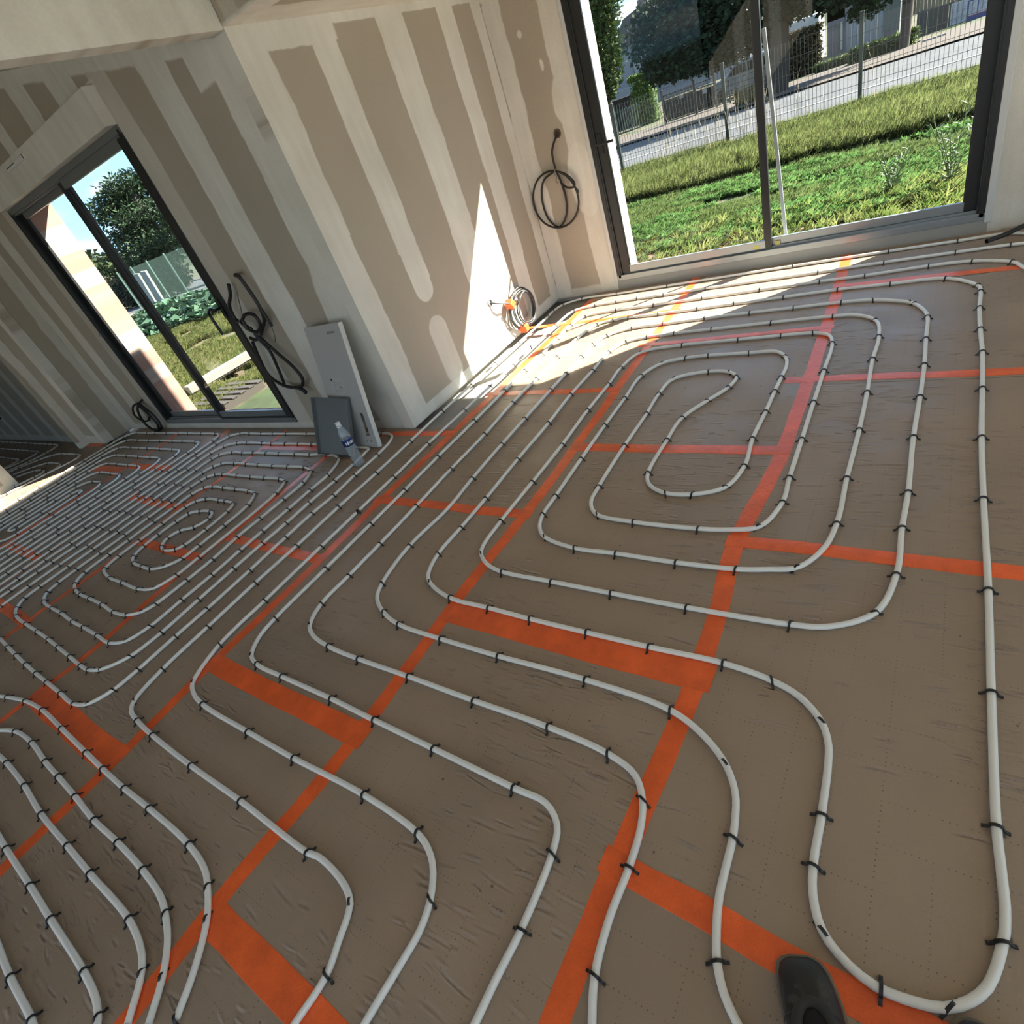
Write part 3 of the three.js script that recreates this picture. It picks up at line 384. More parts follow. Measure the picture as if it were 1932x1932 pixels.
{                                                    // the coil by the left glass door: two arms wound together
  const xr = (k) => -5.345 - 0.141 * k, zt = (k) => -2.27 + 0.1435 * k, xl = (k) => -7.5 + 0.143 * k, zb = (k) => 0.18 - 0.118 * k;
  const A = [[xr(0), 1.2]], B = [[xr(1), 1.2]];
  for (const k of [0, 2, 4, 6]) { A.push([xr(k), zt(k), 0.16], [xl(k), zt(k), 0.2], [xl(k), zb(k + 1), 0.16]); if (k < 6) A.push([xr(k + 2), zb(k + 1), 0.16]); }
  for (const k of [1, 3, 5]) { B.push([xr(k), zt(k), 0.16], [xl(k), zt(k), 0.2], [xl(k), zb(k + 1), 0.16], [xr(k + 2), zb(k + 1), 0.16]); }
  B.push([xr(7) - 0.03, zt(7), 0.09], [xl(7), zt(7), 0.09], [xl(7), zb(7) - 0.06, 0.07]);
  A[A.length - 1] = [xl(6), zb(7), 0.07]; A.push([xl(7), zb(7), 0.07], [xl(7), zb(7) - 0.05]);
  layPipe('leftA', autoClips(A, 0.2, 3), 'white heating pipe, outer arm of the coil before the left glass door', 'white heating pipes on the floor', 'left coil');
  layPipe('leftB', autoClips(B, 0.21, 4), 'white heating pipe, inner arm of the coil before the left glass door', 'white heating pipes on the floor', 'left coil');
  // loops that come through the doorway at the far left
  [[[-9.6, -0.9], [-8.72, -1.79, 0.3], [-7.72, -1.8, 0.2], [-8.12, -0.9]], [[-9.5, -0.75], [-8.5, -1.62, 0.3], [-7.86, -1.6, 0.16], [-8.0, -1.1, 0.2], [-8.4, -0.5]], [[-9.3, -0.7], [-8.4, -1.47, 0.3], [-8.03, -1.45, 0.1], [-8.2, -1.1, 0.2], [-8.7, -0.5]], [[-12.9, -1.97], [-9.02, -1.97, 0.16], [-9.05, -1.6, 0.1], [-9.9, -0.7]], [[-12.9, -1.8], [-9.3, -1.8, 0.13], [-9.35, -1.55, 0.1], [-10.1, -0.7]], [[-12.9, -1.61], [-9.5, -1.61, 0.12], [-9.55, -1.4, 0.1], [-10.3, -0.7]]]
    .forEach((p, i) => layPipe('far' + i, autoClips(p, 0.2, 20 + i), ['white heating pipe, widest of the three loops in the far left doorway', 'white heating pipe, middle of the three loops in the far left doorway', 'white heating pipe, smallest of the three loops in the far left doorway', 'white heating pipe along the dim far wall beyond the doorway, nearest that wall', 'white heating pipe second from the dim far wall beyond the doorway', 'white heating pipe third from the dim far wall beyond the doorway'][i], 'white heating pipes on the floor', 'far coil'));
}

// ---------------------------------------------------------------- clips: black plastic hoops pinned over the pipes
{
  const s = new THREE.Shape(), R = PIPE_R + 0.0014, O = R + 0.003, cy = PIPE_Y;
  s.moveTo(-0.0245, 0.0006); s.lineTo(-0.0245, 0.0035); s.lineTo(-0.019, 0.0052); s.lineTo(-0.0145, 0.009);
  for (let i = 0; i <= 10; i++) { const a = Math.PI * (0.97 - i / 10 * 0.94); s.lineTo(Math.cos(a) * O, cy + Math.sin(a) * O); }
  s.lineTo(0.0145, 0.009); s.lineTo(0.019, 0.0052); s.lineTo(0.0245, 0.0035); s.lineTo(0.0245, 0.0006); s.lineTo(0.02, 0.0006); s.lineTo(0.0125, 0.0055);
  for (let i = 0; i <= 10; i++) { const a = Math.PI * (0.03 + i / 10 * 0.94); s.lineTo(Math.cos(a) * R, cy + Math.sin(a) * R); }
  s.lineTo(-0.0125, 0.0055); s.lineTo(-0.02, 0.0006); s.closePath();
  const g = new THREE.ExtrudeGeometry(s, { depth: 0.0066, bevelEnabled: false }).translate(0, 0, -0.0033).rotateY(Math.PI / 2);
  // hoop plane is across the pipe, so the pipe runs along local x
  const r = rng(909);
  for (const c of clips) { c.yaw = c.a + (r() - 0.5) * 0.26; c.near = Math.hypot(c.x, c.z, 1.5); }
  // only what the picture can show
  camera.updateMatrixWorld(); camera.updateProjectionMatrix();
  const q = new THREE.Vector3(), seen = (c) => { q.set(c.x, 0.02, c.z).applyMatrix4(camera.matrixWorldInverse); if (q.z > -0.3) return false; q.applyMatrix4(camera.projectionMatrix); return Math.abs(q.x) < 1.03 && Math.abs(q.y) < 1.03; };
  const inView = clips.filter(seen);
  const proto = new THREE.Mesh(g, M.clip); proto.castShadow = proto.receiveShadow = true;
  const ORD = ['', 'first', 'second', 'third', 'fourth', 'fifth', 'sixth', 'seventh', 'eighth', 'ninth', 'tenth', 'eleventh', 'twelfth', 'thirteenth', 'fourteenth', 'fifteenth', 'sixteenth', 'seventeenth', 'eighteenth', 'nineteenth', 'twentieth'];
  const ord = (n) => ORD[n] ?? n + 'th';
  // straight runs: neighbours along a pipe that keep the same direction
  const runs = []; let last = null;
  for (const c of clips) { if (!last || last.pipe !== c.pipe || last.dir !== c.dir || Math.abs(last.dir === 'x' ? last.z - c.z : last.x - c.x) > 0.25) { runs.push({ pipe: c.pipe, coil: c.coil, dir: c.dir, list: [] }); } runs[runs.length - 1].list.push(c); last = c; }
  for (const run of runs) run.mean = run.list.reduce((t, c) => t + (run.dir === 'x' ? c.z : c.x), 0) / run.list.length;
  const buckets = new Map();
  for (const run of runs) { const k = run.coil + run.dir; if (!buckets.has(k)) buckets.set(k, []); buckets.get(k).push(run); }
  for (const list of buckets.values()) list.sort((a, b) => a.mean - b.mean).forEach((run, i) => { run.rank = i + 1; run.list.sort((p, q) => run.dir === 'x' ? p.x - q.x : p.z - q.z).forEach((c, j) => { c.n = j + 1; c.run = run; }); });
  const near = inView.sort((p, q) => p.near - q.near), own = near.slice(0, 300), rest = clips.filter((c) => !own.includes(c));
  own.forEach((c, i) => {
    const m = i ? proto.clone() : proto; m.name = numbered('pipe_clip'); m.position.set(c.x, 0, c.z); m.rotation.y = c.yaw; scene.add(m);
    const where = c.run.dir === 'x' ? `${ord(c.n)} black clip from left on crosswise run ${ord(c.run.rank)} from the window, ${c.coil}` : `${ord(c.n)} black clip from window on lengthwise run ${ord(c.run.rank)} from left, ${c.coil}`;
    m.userData = { label: where, category: 'clip', group: 'black clips on the ' + c.coil };
  });
  const far = new THREE.InstancedMesh(g, M.clip, rest.length), o = new THREE.Object3D();
  rest.forEach((c, i) => { o.position.set(c.x, 0, c.z); o.rotation.y = c.yaw; o.updateMatrix(); far.setMatrixAt(i, o.matrix); });
  far.castShadow = far.receiveShadow = true; far.name = 'pipe_clips'; tag(far, 'many small black clips over the white pipes in the far left part of the floor', 'clips', null, 'stuff'); scene.add(far);
}

// ---------------------------------------------------------------- orange tape over the panel joints
function tape(pts, w, label, seed, lift = 0) {
  const r = rng(seed), cv = curve(pts.map(([x, z]) => [x, 0, z])), L = cv.getLength(), n = Math.max(3, Math.round(L / 0.06)), pos = [], uv = [], idx = [], y = 0.0007 + lift;
  for (let i = 0; i <= n; i++) {
    const p = cv.getPointAt(i / n), t = cv.getTangentAt(i / n), nx = -t.z, nz = t.x, j = (fbm(i * 0.25, seed, 3, 2) - 0.5) * 0.012, hw = w / 2 + (fbm(i * 0.5, seed + 9, 4, 2) - 0.5) * 0.004;
    for (const [k, yy] of [[-1, 0.0001], [-0.97, y], [-0.09, y], [0.02, y + 0.0004 * r()], [0.97, y], [1, 0.0001]]) { pos.push(p.x + nx * (k * hw + j), yy, p.z + nz * (k * hw + j)); uv.push(i / n * L, k * hw + seed * 0.13); }
  }
  for (let i = 0; i < n; i++) for (let k = 0; k < 5; k++) { const a = i * 6 + k, b = a + 6; idx.push(a, a + 1, b, a + 1, b + 1, b); }
  const g = new THREE.BufferGeometry(); g.setAttribute('position', new THREE.Float32BufferAttribute(pos, 3)); g.setAttribute('uv', new THREE.Float32BufferAttribute(uv, 2)); g.setIndex(idx); g.computeVertexNormals();
  if (g.attributes.normal.getY(8) < 0) { for (let i = 0; i < idx.length; i += 3) { const q = idx[i + 1]; idx[i + 1] = idx[i + 2]; idx[i + 2] = q; } g.setIndex(idx); g.computeVertexNormals(); }
  const m = mesh('tape_strip', g, tapeMat, scene); tag(m, label, 'tape', 'orange tape strips over the panel joints');
}
[
  [[[-0.52, -4.64], [-0.48, -2.2], [-0.52, -1.6], [-0.485, -0.99], [-0.51, -0.38], [-0.5, 0.8]], 0.062, 'long orange tape strip rightmost of those running from the window wall'],
  [[[-1.585, -4.655], [-1.545, -3.4], [-1.505, -2.19], [-1.5, -1.61], [-1.51, -1.0], [-1.49, -0.41], [-1.53, 0.19], [-1.53, 0.9]], 0.06, 'long orange tape strip second from right, from door frame to lower left'],
  [[[-2.47, -4.5], [-2.48, -4.0], [-2.49, -2.31], [-2.51, -1.61], [-2.5, -1.1], [-2.51, -0.41], [-2.49, 0.09], [-2.5, 0.9]], 0.058, 'long orange tape strip third from right, through the sunlit patch by the left wall'],
  [[[-3.47, -2.36], [-3.48, -1.19], [-3.51, -0.9], [-3.45, -0.15], [-3.48, 0.09], [-3.5, 0.9]], 0.05, 'long orange tape strip crossing the middle coil beside the radiator'],
  [[[-4.42, -2.36], [-4.42, -1.31], [-4.39, -0.92], [-4.4, -0.31], [-4.43, 0.5]], 0.05, 'long orange tape strip along the left side of the middle coil'],
  [[[-5.385, -2.36], [-5.4, -1.4], [-5.36, -0.25], [-5.38, 0.6]], 0.05, 'long orange tape strip between the middle coil and the left coil'],
  [[[-6.33, -2.33], [-6.28, -2.0], [-6.3, -1.2], [-6.34, 0.4]], 0.05, 'long orange tape strip through the middle of the left coil'],
  [[[-0.52, -4.06], [-0.13, -4.04], [0.37, -4.0], [1.5, -4.0]], 0.06, 'short orange crosswise tape at the upper right, nearest the window wall'],
  [[[-0.59, -2.84], [0.33, -2.83], [1.5, -2.82]], 0.06, 'orange crosswise tape at right edge, under three pipes, pinkish with glare'],
  [[[-0.56, -1.60], [0.28, -1.60], [1.5, -1.6]], 0.062, 'orange crosswise tape at right edge, below the coil centre'],
  [[[-0.55, -0.40], [0.02, -0.38], [1.5, -0.39]], 0.066, 'orange crosswise tape passing in front of the black shoe'],
  [[[-1.62, -3.43], [-1.1, -3.44], [-0.45, -3.45]], 0.05, 'thin orange crosswise tape above the coil, between two long strips'],
  [[[-1.53, -2.19], [-0.45, -2.205]], 0.07, 'orange crosswise tape through the centre of the right-hand coil'],
  [[[-1.5, -0.99], [-0.44, -0.99]], 0.115, 'broad double orange crosswise tape below the right-hand coil'],
  [[[-2.87, -4.02], [-2.46, -4.0], [-1.91, -3.99], [-1.52, -4.0]], 0.055, 'orange crosswise tape crossing the sunlit patch by the grey cable coil'],
  [[[-2.55, -2.84], [-1.5, -2.82]], 0.055, 'orange crosswise tape just below the sunlit patch'],
  [[[-2.56, -1.61], [-1.46, -1.62]], 0.062, 'orange crosswise tape at picture centre with a torn right end'],
  [[[-2.53, -0.41], [-1.45, -0.41]], 0.085, 'orange crosswise tape left of centre, lower half of the picture'],
  [[[-1.53, 0.2], [-1.02, 0.2], [-0.5, 0.21]], 0.085, 'orange crosswise tape at the bottom edge left of centre'],
  [[[-3.4, -2.3], [-2.9, -2.315], [-2.47, -2.32]], 0.055, 'orange crosswise tape at the foot of the plaster column'],
  [[[-3.46, -1.11], [-2.48, -1.10]], 0.065, 'orange crosswise tape under the five parallel pipes right of the middle coil'],
  [[[-3.5, 0.085], [-2.46, 0.08]], 0.115, 'broad crumpled orange tape at lower left with two creases'],
  [[[-4.45, -2.095], [-3.5, -2.11]], 0.08, 'orange crosswise tape left of the grey tray, washed by glare'],
  [[[-4.42, -0.915], [-3.47, -0.91]], 0.07, 'orange crosswise tape under the innermost loop of the middle coil'],
  [[[-5.38, -1.30], [-4.4, -1.28]], 0.07, 'orange crosswise tape between left and middle coils, upper'],
  [[[-5.2, -0.15], [-4.35, -0.14]], 0.07, 'orange crosswise tape at left edge under the lower corner of the coil'],
  [[[-6.3, -0.54], [-5.4, -0.53]], 0.07, 'orange crosswise tape at the left edge below the left coil'],
  [[[-6.95, -1.61], [-6.33, -1.62]], 0.1, 'orange crosswise tape inside the left coil, left half'],
  [[[-6.3, -1.7], [-5.45, -1.71]], 0.09, 'orange crosswise tape inside the left coil, right half'],
  [[[-8.15, -2.02], [-7.73, -2.03]], 0.09, 'short orange tape at the foot of the far left pier'],
].forEach(([p, w, l], i) => tape(p, w, l, 100 + i, i < 7 ? 0 : 0.0006));
// ---------------------------------------------------------------- leaning radiator, tray, bottle
{
  const W = 0.365, H = 0.84, T = 0.02;
  const t = thing('radiator', 'flat white panel radiator leaning upside down against the wall by the plaster column', 'radiator', [-3.205, 0.002, -2.15], 0.0);
  t.rotation.x = -0.2; t.rotation.order = 'YXZ'; t.rotation.y = -0.02;
  const s = new THREE.Shape(); const a = -W / 2, b = W / 2;
  s.moveTo(a + 0.01, 0); s.lineTo(b - 0.006, 0); s.quadraticCurveTo(b, 0, b, 0.006); s.lineTo(b, H - 0.006); s.quadraticCurveTo(b, H, b - 0.006, H); s.lineTo(a + 0.006, H); s.quadraticCurveTo(a, H, a, H - 0.006); s.lineTo(a, 0.01);
  const hole = new THREE.Path(); hole.moveTo(0.075, 0.085); hole.lineTo(0.135, 0.085); hole.lineTo(0.135, 0.235); hole.quadraticCurveTo(0.135, 0.25, 0.12, 0.25); hole.lineTo(0.075, 0.25); s.holes.push(hole);
  for (const x of [0.085, 0.125]) { const p = new THREE.Path(); p.absarc(x, 0.045, 0.009, 0, Math.PI * 2); s.holes.push(p); }
  mesh('panel', new THREE.ExtrudeGeometry(s, { depth: T, bevelEnabled: true, bevelSize: 0.0015, bevelThickness: 0.0015, bevelSegments: 2 }), std(lin(0.42, 0.42, 0.42), 0.5), t);
  mesh('side_edge', [rbox(b - 0.002, b + 0.006, 0.0, H, -0.012, T + 0.001, 0.002), rbox(a - 0.002, a + 0.004, 0.0, H, -0.012, T - 0.004, 0.002)], M.white, t);
  const c = document.createElement('canvas'); c.width = 256; c.height = 64; const g = c.getContext('2d'); g.fillStyle = '#a9a9a7'; g.fillRect(0, 0, 256, 64); g.fillStyle = '#1b1b1d'; g.font = 'bold 52px sans-serif'; g.fillText('atlantic', 14, 48);
  const tx = new THREE.CanvasTexture(c); tx.colorSpace = THREE.SRGBColorSpace;
  mesh('nameplate', new THREE.PlaneGeometry(0.105, 0.026).translate(b - 0.09, H - 0.05, T + 0.0028), std(0xffffff, 0.5, 0, { map: tx }), t);
  const c2 = document.createElement('canvas'); c2.width = 160; c2.height = 160; const q = c2.getContext('2d'), r = rng(8); q.fillStyle = '#b4b4b2'; q.fillRect(0, 0, 160, 160); q.fillStyle = '#222'; q.beginPath(); q.arc(16, 18, 12, 0, 7); q.fill(); q.fillStyle = '#77787a'; for (let i = 0; i < 12; i++) { for (let x = 20; x < 140; x += 8 + r() * 10) if (r() > 0.25) q.fillRect(x, 34 + i * 9, 4 + r() * 7, 3); } q.fillStyle = '#333'; q.fillRect(108, 82, 14, 12);
  const tx2 = new THREE.CanvasTexture(c2); tx2.colorSpace = THREE.SRGBColorSpace;
  mesh('printed_label', new THREE.PlaneGeometry(0.12, 0.12).translate(-0.03, 0.44, T + 0.0028), std(0xffffff, 0.6, 0, { map: tx2 }), t);
  mesh('cable', tube([[a + 0.02, 0.47, 0.0], [a - 0.03, 0.45, -0.02], [a - 0.045, 0.39, -0.02], [a - 0.02, 0.33, -0.015], [a + 0.02, 0.3, 0.0]], 0.008, 40), M.conduit, t);
}
{
  const W = 0.35, H = 0.405;
  const t = thing('metal_tray', 'grey folded sheet metal tray leaning against the white radiator', 'tray', [-3.345, 0.006, -2.015], 0);
  t.rotation.order = 'YXZ'; t.rotation.y = 0.1; t.rotation.x = -0.42; t.rotation.z = -0.1;
  mesh('sheet', rbox(-W / 2, W / 2, 0, H, 0, 0.003, 0.001), M.steel, t);
  mesh('rim', [rbox(-W / 2, -W / 2 + 0.003, 0, H, 0, 0.032, 0.001), rbox(W / 2 - 0.003, W / 2, 0, H, 0, 0.032, 0.001), rbox(-W / 2, W / 2, 0, 0.003, 0, 0.02, 0.001), rbox(-W / 2, W / 2, H - 0.003, H, 0, 0.025, 0.001), rbox(W / 2 - 0.045, W / 2 - 0.004, 0.02, H - 0.01, 0.029, 0.032, 0.001)], M.steel, t);
}
{
  const t = thing('water_bottle', 'clear plastic water bottle with a blue label standing before the metal tray', 'bottle', [-3.01, 0.001, -1.925]);
  const pr = [[0.0, 0.006], [0.02, 0.002], [0.032, 0.004], [0.036, 0.014]];
  for (let i = 0; i <= 6; i++) { pr.push([0.0375, 0.022 + i * 0.02], [0.0345, 0.032 + i * 0.02]); }
  pr.push([0.037, 0.165], [0.037, 0.215], [0.035, 0.235], [0.028, 0.265], [0.017, 0.292], [0.0135, 0.302], [0.0135, 0.318]);
  const prof = (dx) => new THREE.LatheGeometry(pr.map(([x, y]) => new THREE.Vector2(Math.max(0, x - dx), y)), 40);
  mesh('body', prof(0), phys({ color: lin(0.82, 0.88, 0.92), roughness: 0.1, transmission: 0.82, ior: 1.55, thickness: 0, clearcoat: 0.6, clearcoatRoughness: 0.1, side: THREE.DoubleSide }), t);
  const c = document.createElement('canvas'); c.width = 512; c.height = 96; const g = c.getContext('2d'); g.fillStyle = '#1c2b5e'; g.fillRect(0, 0, 512, 96); g.fillStyle = '#2f4f96'; g.fillRect(0, 0, 512, 18); g.fillStyle = '#dfe6ee'; for (let k = 0; k < 2; k++) { const o = k * 256 + 20; g.fillRect(o + 20, 34, 12, 40); g.fillRect(o + 44, 30, 22, 44); g.fillRect(o + 78, 40, 10, 30); g.fillRect(o + 96, 34, 26, 36); g.fillRect(o + 132, 38, 12, 34); }
  const tx = new THREE.CanvasTexture(c); tx.colorSpace = THREE.SRGBColorSpace;
  mesh('label', new THREE.CylinderGeometry(0.0378, 0.0378, 0.05, 40, 1, true).translate(0, 0.19, 0), std(0xffffff, 0.35, 0, { map: tx, side: THREE.DoubleSide }), t);
  mesh('cap', [new THREE.CylinderGeometry(0.0155, 0.0158, 0.02, 24).translate(0, 0.32, 0), new THREE.CylinderGeometry(0.017, 0.017, 0.005, 24).translate(0, 0.302, 0)], std(lin(0.8, 0.82, 0.84), 0.4), t);
}

// ---------------------------------------------------------------- cables waiting on the walls
{
  const z = ZA + 0.022, e = (cx, cy, rx, ry, n, t0 = 0, dz = 0, tilt = 0) => [...Array(n + 1)].map((_, i) => { const a = t0 + i / n * Math.PI * 2, x = Math.cos(a) * rx, y = Math.sin(a) * ry; return [cx + x * Math.cos(tilt) - y * Math.sin(tilt), cy + x * Math.sin(tilt) + y * Math.cos(tilt), z + dz + 0.006 * Math.sin(a * 2)]; });
  const t = thing('conduit_coil', 'black conduit looped into an oval coil hanging from a hole beside the right glass door', 'cable', [0, 0, 0]);
  mesh('loop', [tube([[-2.512, 1.27, ZA - 0.02], [-2.535, 1.235, z - 0.002], [-2.572, 1.165, z + 0.02], [-2.583, 1.06, z + 0.014], [-2.582, 1.03, z + 0.012], [-2.568, 0.94, z], [-2.562, 0.8, z], [-2.6, 0.68, z], [-2.69, 0.615, z], [-2.77, 0.7, z], [-2.78, 0.865, z], [-2.72, 0.985, z + 0.006], [-2.6, 1.03, z + 0.012]], 0.0085, 200), tube(e(-2.655, 0.825, 0.213, 0.215, 20, 0, 0.01, 0.1), 0.0085, 160, 8, true), tube([[-2.582, 1.03, z + 0.02], [-2.5, 0.985, z + 0.02], [-2.443, 0.91, z + 0.02], [-2.452, 0.885, z + 0.02], [-2.52, 0.895, z + 0.02], [-2.562, 0.94, z + 0.02]], 0.0085, 80)], M.conduit, t);
  mesh('tie', tube([[-2.575, 1.045, z + 0.028], [-2.592, 1.02, z + 0.032], [-2.58, 0.985, z + 0.03], [-2.6, 0.96, z + 0.025], [-2.585, 0.94, z + 0.02]], 0.004, 40, 6), M.wire, t);
  mesh('wall_hole', [new THREE.TorusGeometry(0.026, 0.006, 8, 24).translate(-2.512, 1.268, ZA + 0.002)], std(lin(0.10, 0.07, 0.05), 0.9), t);
  mesh('hole_plug', [new THREE.CylinderGeometry(0.025, 0.025, 0.004, 24).rotateX(Math.PI / 2).translate(-2.512, 1.268, ZA + 0.0005)], std(lin(0.05, 0.032, 0.02), 0.9), t);
}
{
  const x = XB + 0.03, t = thing('cable_coil', 'grey cable coil bound with two orange tape bands at the sunlit wall foot', 'cable', [0, 0, 0]), r = rng(19), L = [];
  for (let k = 0; k < 7; k++) { const ry = 0.165 - k * 0.006 - r() * 0.012, rz = 0.20 - k * 0.012 - r() * 0.02, cz = -3.99 + (r() - 0.5) * 0.05, cy = 0.185 + (r() - 0.5) * 0.01, dx = 0.004 + k * 0.007; L.push(tube([...Array(24)].map((_, i) => { const a = i / 24 * Math.PI * 2; return [x + dx + 0.012 * Math.sin(a * 2 + k), cy + Math.sin(a) * ry, cz + Math.cos(a) * rz * (1 + 0.04 * Math.sin(a * 3 + k))]; }), 0.0062, 120, 7, true)); }
  L.push(tube([[XB - 0.02, 0.385, -3.64], [XB + 0.03, 0.37, -3.655], [x + 0.035, 0.335, -3.72], [x + 0.03, 0.3, -3.8], [x + 0.03, 0.26, -3.84]], 0.0075, 50));
  mesh('loops', L, M.conduitGrey, t);
  const band = (y, z, turn) => { const g = rbox(-0.034, 0.034, -0.032, 0.032, -0.03, 0.03, 0.008); g.rotateX(turn).translate(x + 0.026, y, z); return g; };
  mesh('tape_band', band(0.29, -3.82, 0.6), tapeMat, t); mesh('tape_band', band(0.045, -3.91, 0.2), tapeMat, t);
  mesh('wall_hole', new THREE.TorusGeometry(0.024, 0.007, 8, 24).rotateY(Math.PI / 2).translate(XB + 0.003, 0.385, -3.64), std(lin(0.2, 0.19, 0.18), 0.8), t);
  mesh('wire_end', tube([[x + 0.02, 0.33, -3.9], [x + 0.03, 0.4, -3.885], [x + 0.02, 0.46, -3.905], [x + 0.015, 0.53, -3.95]], 0.0022, 40, 6), M.wire, t);
}
{
  const z = ZC + 0.025, P = (...a) => a.map(([x, y, d = 0]) => [x, y, z + d]);
  const t = thing('conduit_bundle', 'tangled bundle of black conduits tied with wire, hanging right of the left glass door', 'cable', [0, 0, 0]);
  mesh('conduit', tube(P([-3.9, 1.215, -0.04], [-3.855, 1.24, 0.02], [-3.81, 1.235, 0.03], [-3.785, 1.147, 0.03], [-3.772, 1.016, 0.03], [-3.8, 0.93, 0.03], [-3.87, 0.87, 0.04], [-3.95, 0.83, 0.03], [-4.05, 0.8, 0.03], [-4.1, 0.82, 0.03]), 0.0125, 120), M.conduit, t);
  mesh('conduit', tube(P([-3.772, 1.02, 0.03], [-3.755, 0.94, 0.035], [-3.742, 0.875, 0.04]), 0.011, 40), M.conduit, t);
  mesh('conduit', tube(P([-3.99, 1.2, 0.02], [-4.02, 1.14, 0.03], [-4.12, 1.06, 0.03], [-4.14, 0.97, 0.03], [-4.06, 0.93, 0.04], [-3.985, 0.845, 0.04], [-3.88, 0.685, 0.03], [-3.78, 0.555, 0.03], [-3.755, 0.47, 0.03], [-3.8, 0.415, 0.03], [-3.9, 0.4, 0.03], [-4.05, 0.43, 0.03], [-4.155, 0.522, 0.03], [-4.14, 0.66, 0.03], [-4.1, 0.79, 0.03]), 0.0125, 200), M.conduit, t);
  mesh('conduit', tube(P([-4.03, 0.96, 0.05], [-3.95, 0.99, 0.05], [-3.85, 0.97, 0.05], [-3.85, 0.9, 0.05], [-3.94, 0.86, 0.05], [-4.02, 0.89, 0.05], [-4.03, 0.955, 0.05]), 0.0125, 100), M.conduit, t);
  mesh('conduit', tube(P([-4.0, 0.9, 0.045], [-3.97, 0.8, 0.045], [-3.93, 0.71, 0.045], [-3.96, 0.58, 0.04], [-4.0, 0.44, 0.04]), 0.0115, 80), M.conduit, t);
  mesh('conduit', tube(P([-3.9, 0.4, 0.03], [-3.83, 0.385, 0.035], [-3.8, 0.35, 0.035]), 0.015, 30), M.conduit, t);
  mesh('wire_tie', [tube(P([-3.9, 1.2, 0.045], [-3.905, 1.14, 0.05], [-3.95, 1.06, 0.05], [-4.0, 0.98, 0.055], [-4.06, 0.955, 0.06], [-4.04, 0.9, 0.06], [-3.96, 0.86, 0.065], [-3.9, 0.83, 0.06]), 0.0035, 90, 6), tube(P([-3.742, 0.875, 0.045], [-3.755, 0.82, 0.05], [-3.78, 0.78, 0.05], [-3.8, 0.77, 0.05]), 0.004, 30, 6)], M.wire, t);
}
{
  const z = ZC + 0.03, P = (...a) => a.map(([x, y, d = 0]) => [x, y, z + d]);
  const t = thing('conduit_coil', 'small black conduit coil low on the wall left of the left glass door', 'cable', [0, 0, 0]);
  mesh('loop', [tube(P([-6.83, 0.37, -0.05], [-6.84, 0.35, 0.01], [-6.99, 0.33, 0.02], [-7.1, 0.29, 0.02], [-7.19, 0.2, 0.02], [-7.09, 0.13, 0.02], [-6.9, 0.15, 0.02], [-6.82, 0.23, 0.02], [-6.83, 0.33, 0.02]), 0.011, 120), tube(P([-6.84, 0.34, 0.03], [-6.98, 0.27, 0.03], [-7.05, 0.18, 0.03], [-7.06, 0.09, 0.03], [-6.98, 0.025, 0.03], [-6.8, 0.02, 0.03], [-6.7, 0.07, 0.03], [-6.68, 0.17, 0.03], [-6.74, 0.27, 0.03], [-6.83, 0.34, 0.03]), 0.013, 140), tube(P([-6.82, 0.34, 0.045], [-6.75, 0.22, 0.045], [-6.72, 0.1, 0.045], [-6.78, 0.03, 0.045]), 0.012, 60)], M.conduit, t);
}
{
  const t = thing('conduit_end', 'stub of thick black conduit lying over a white pipe at the right edge', 'cable', [0, 0, 0]);
  mesh('tube', tube([[0.215, 0.034, -4.385], [0.3, 0.038, -4.445], [0.38, 0.045, -4.52], [0.5, 0.06, -4.6], [0.62, 0.1, -4.655]], 0.0135, 60, 10), M.conduit, t);
}
{
  const t = thing('cable_end', 'short black cable end hanging from the dim far left wall', 'cable', [0, 0, 0]);
  mesh('tube', tube([[-11.6, 0.9, ZE], [-11.3, 0.8, ZE + 0.03], [-11.1, 0.55, ZE + 0.04], [-10.85, 0.4, ZE + 0.04]], 0.014, 40), M.conduit, t);
}

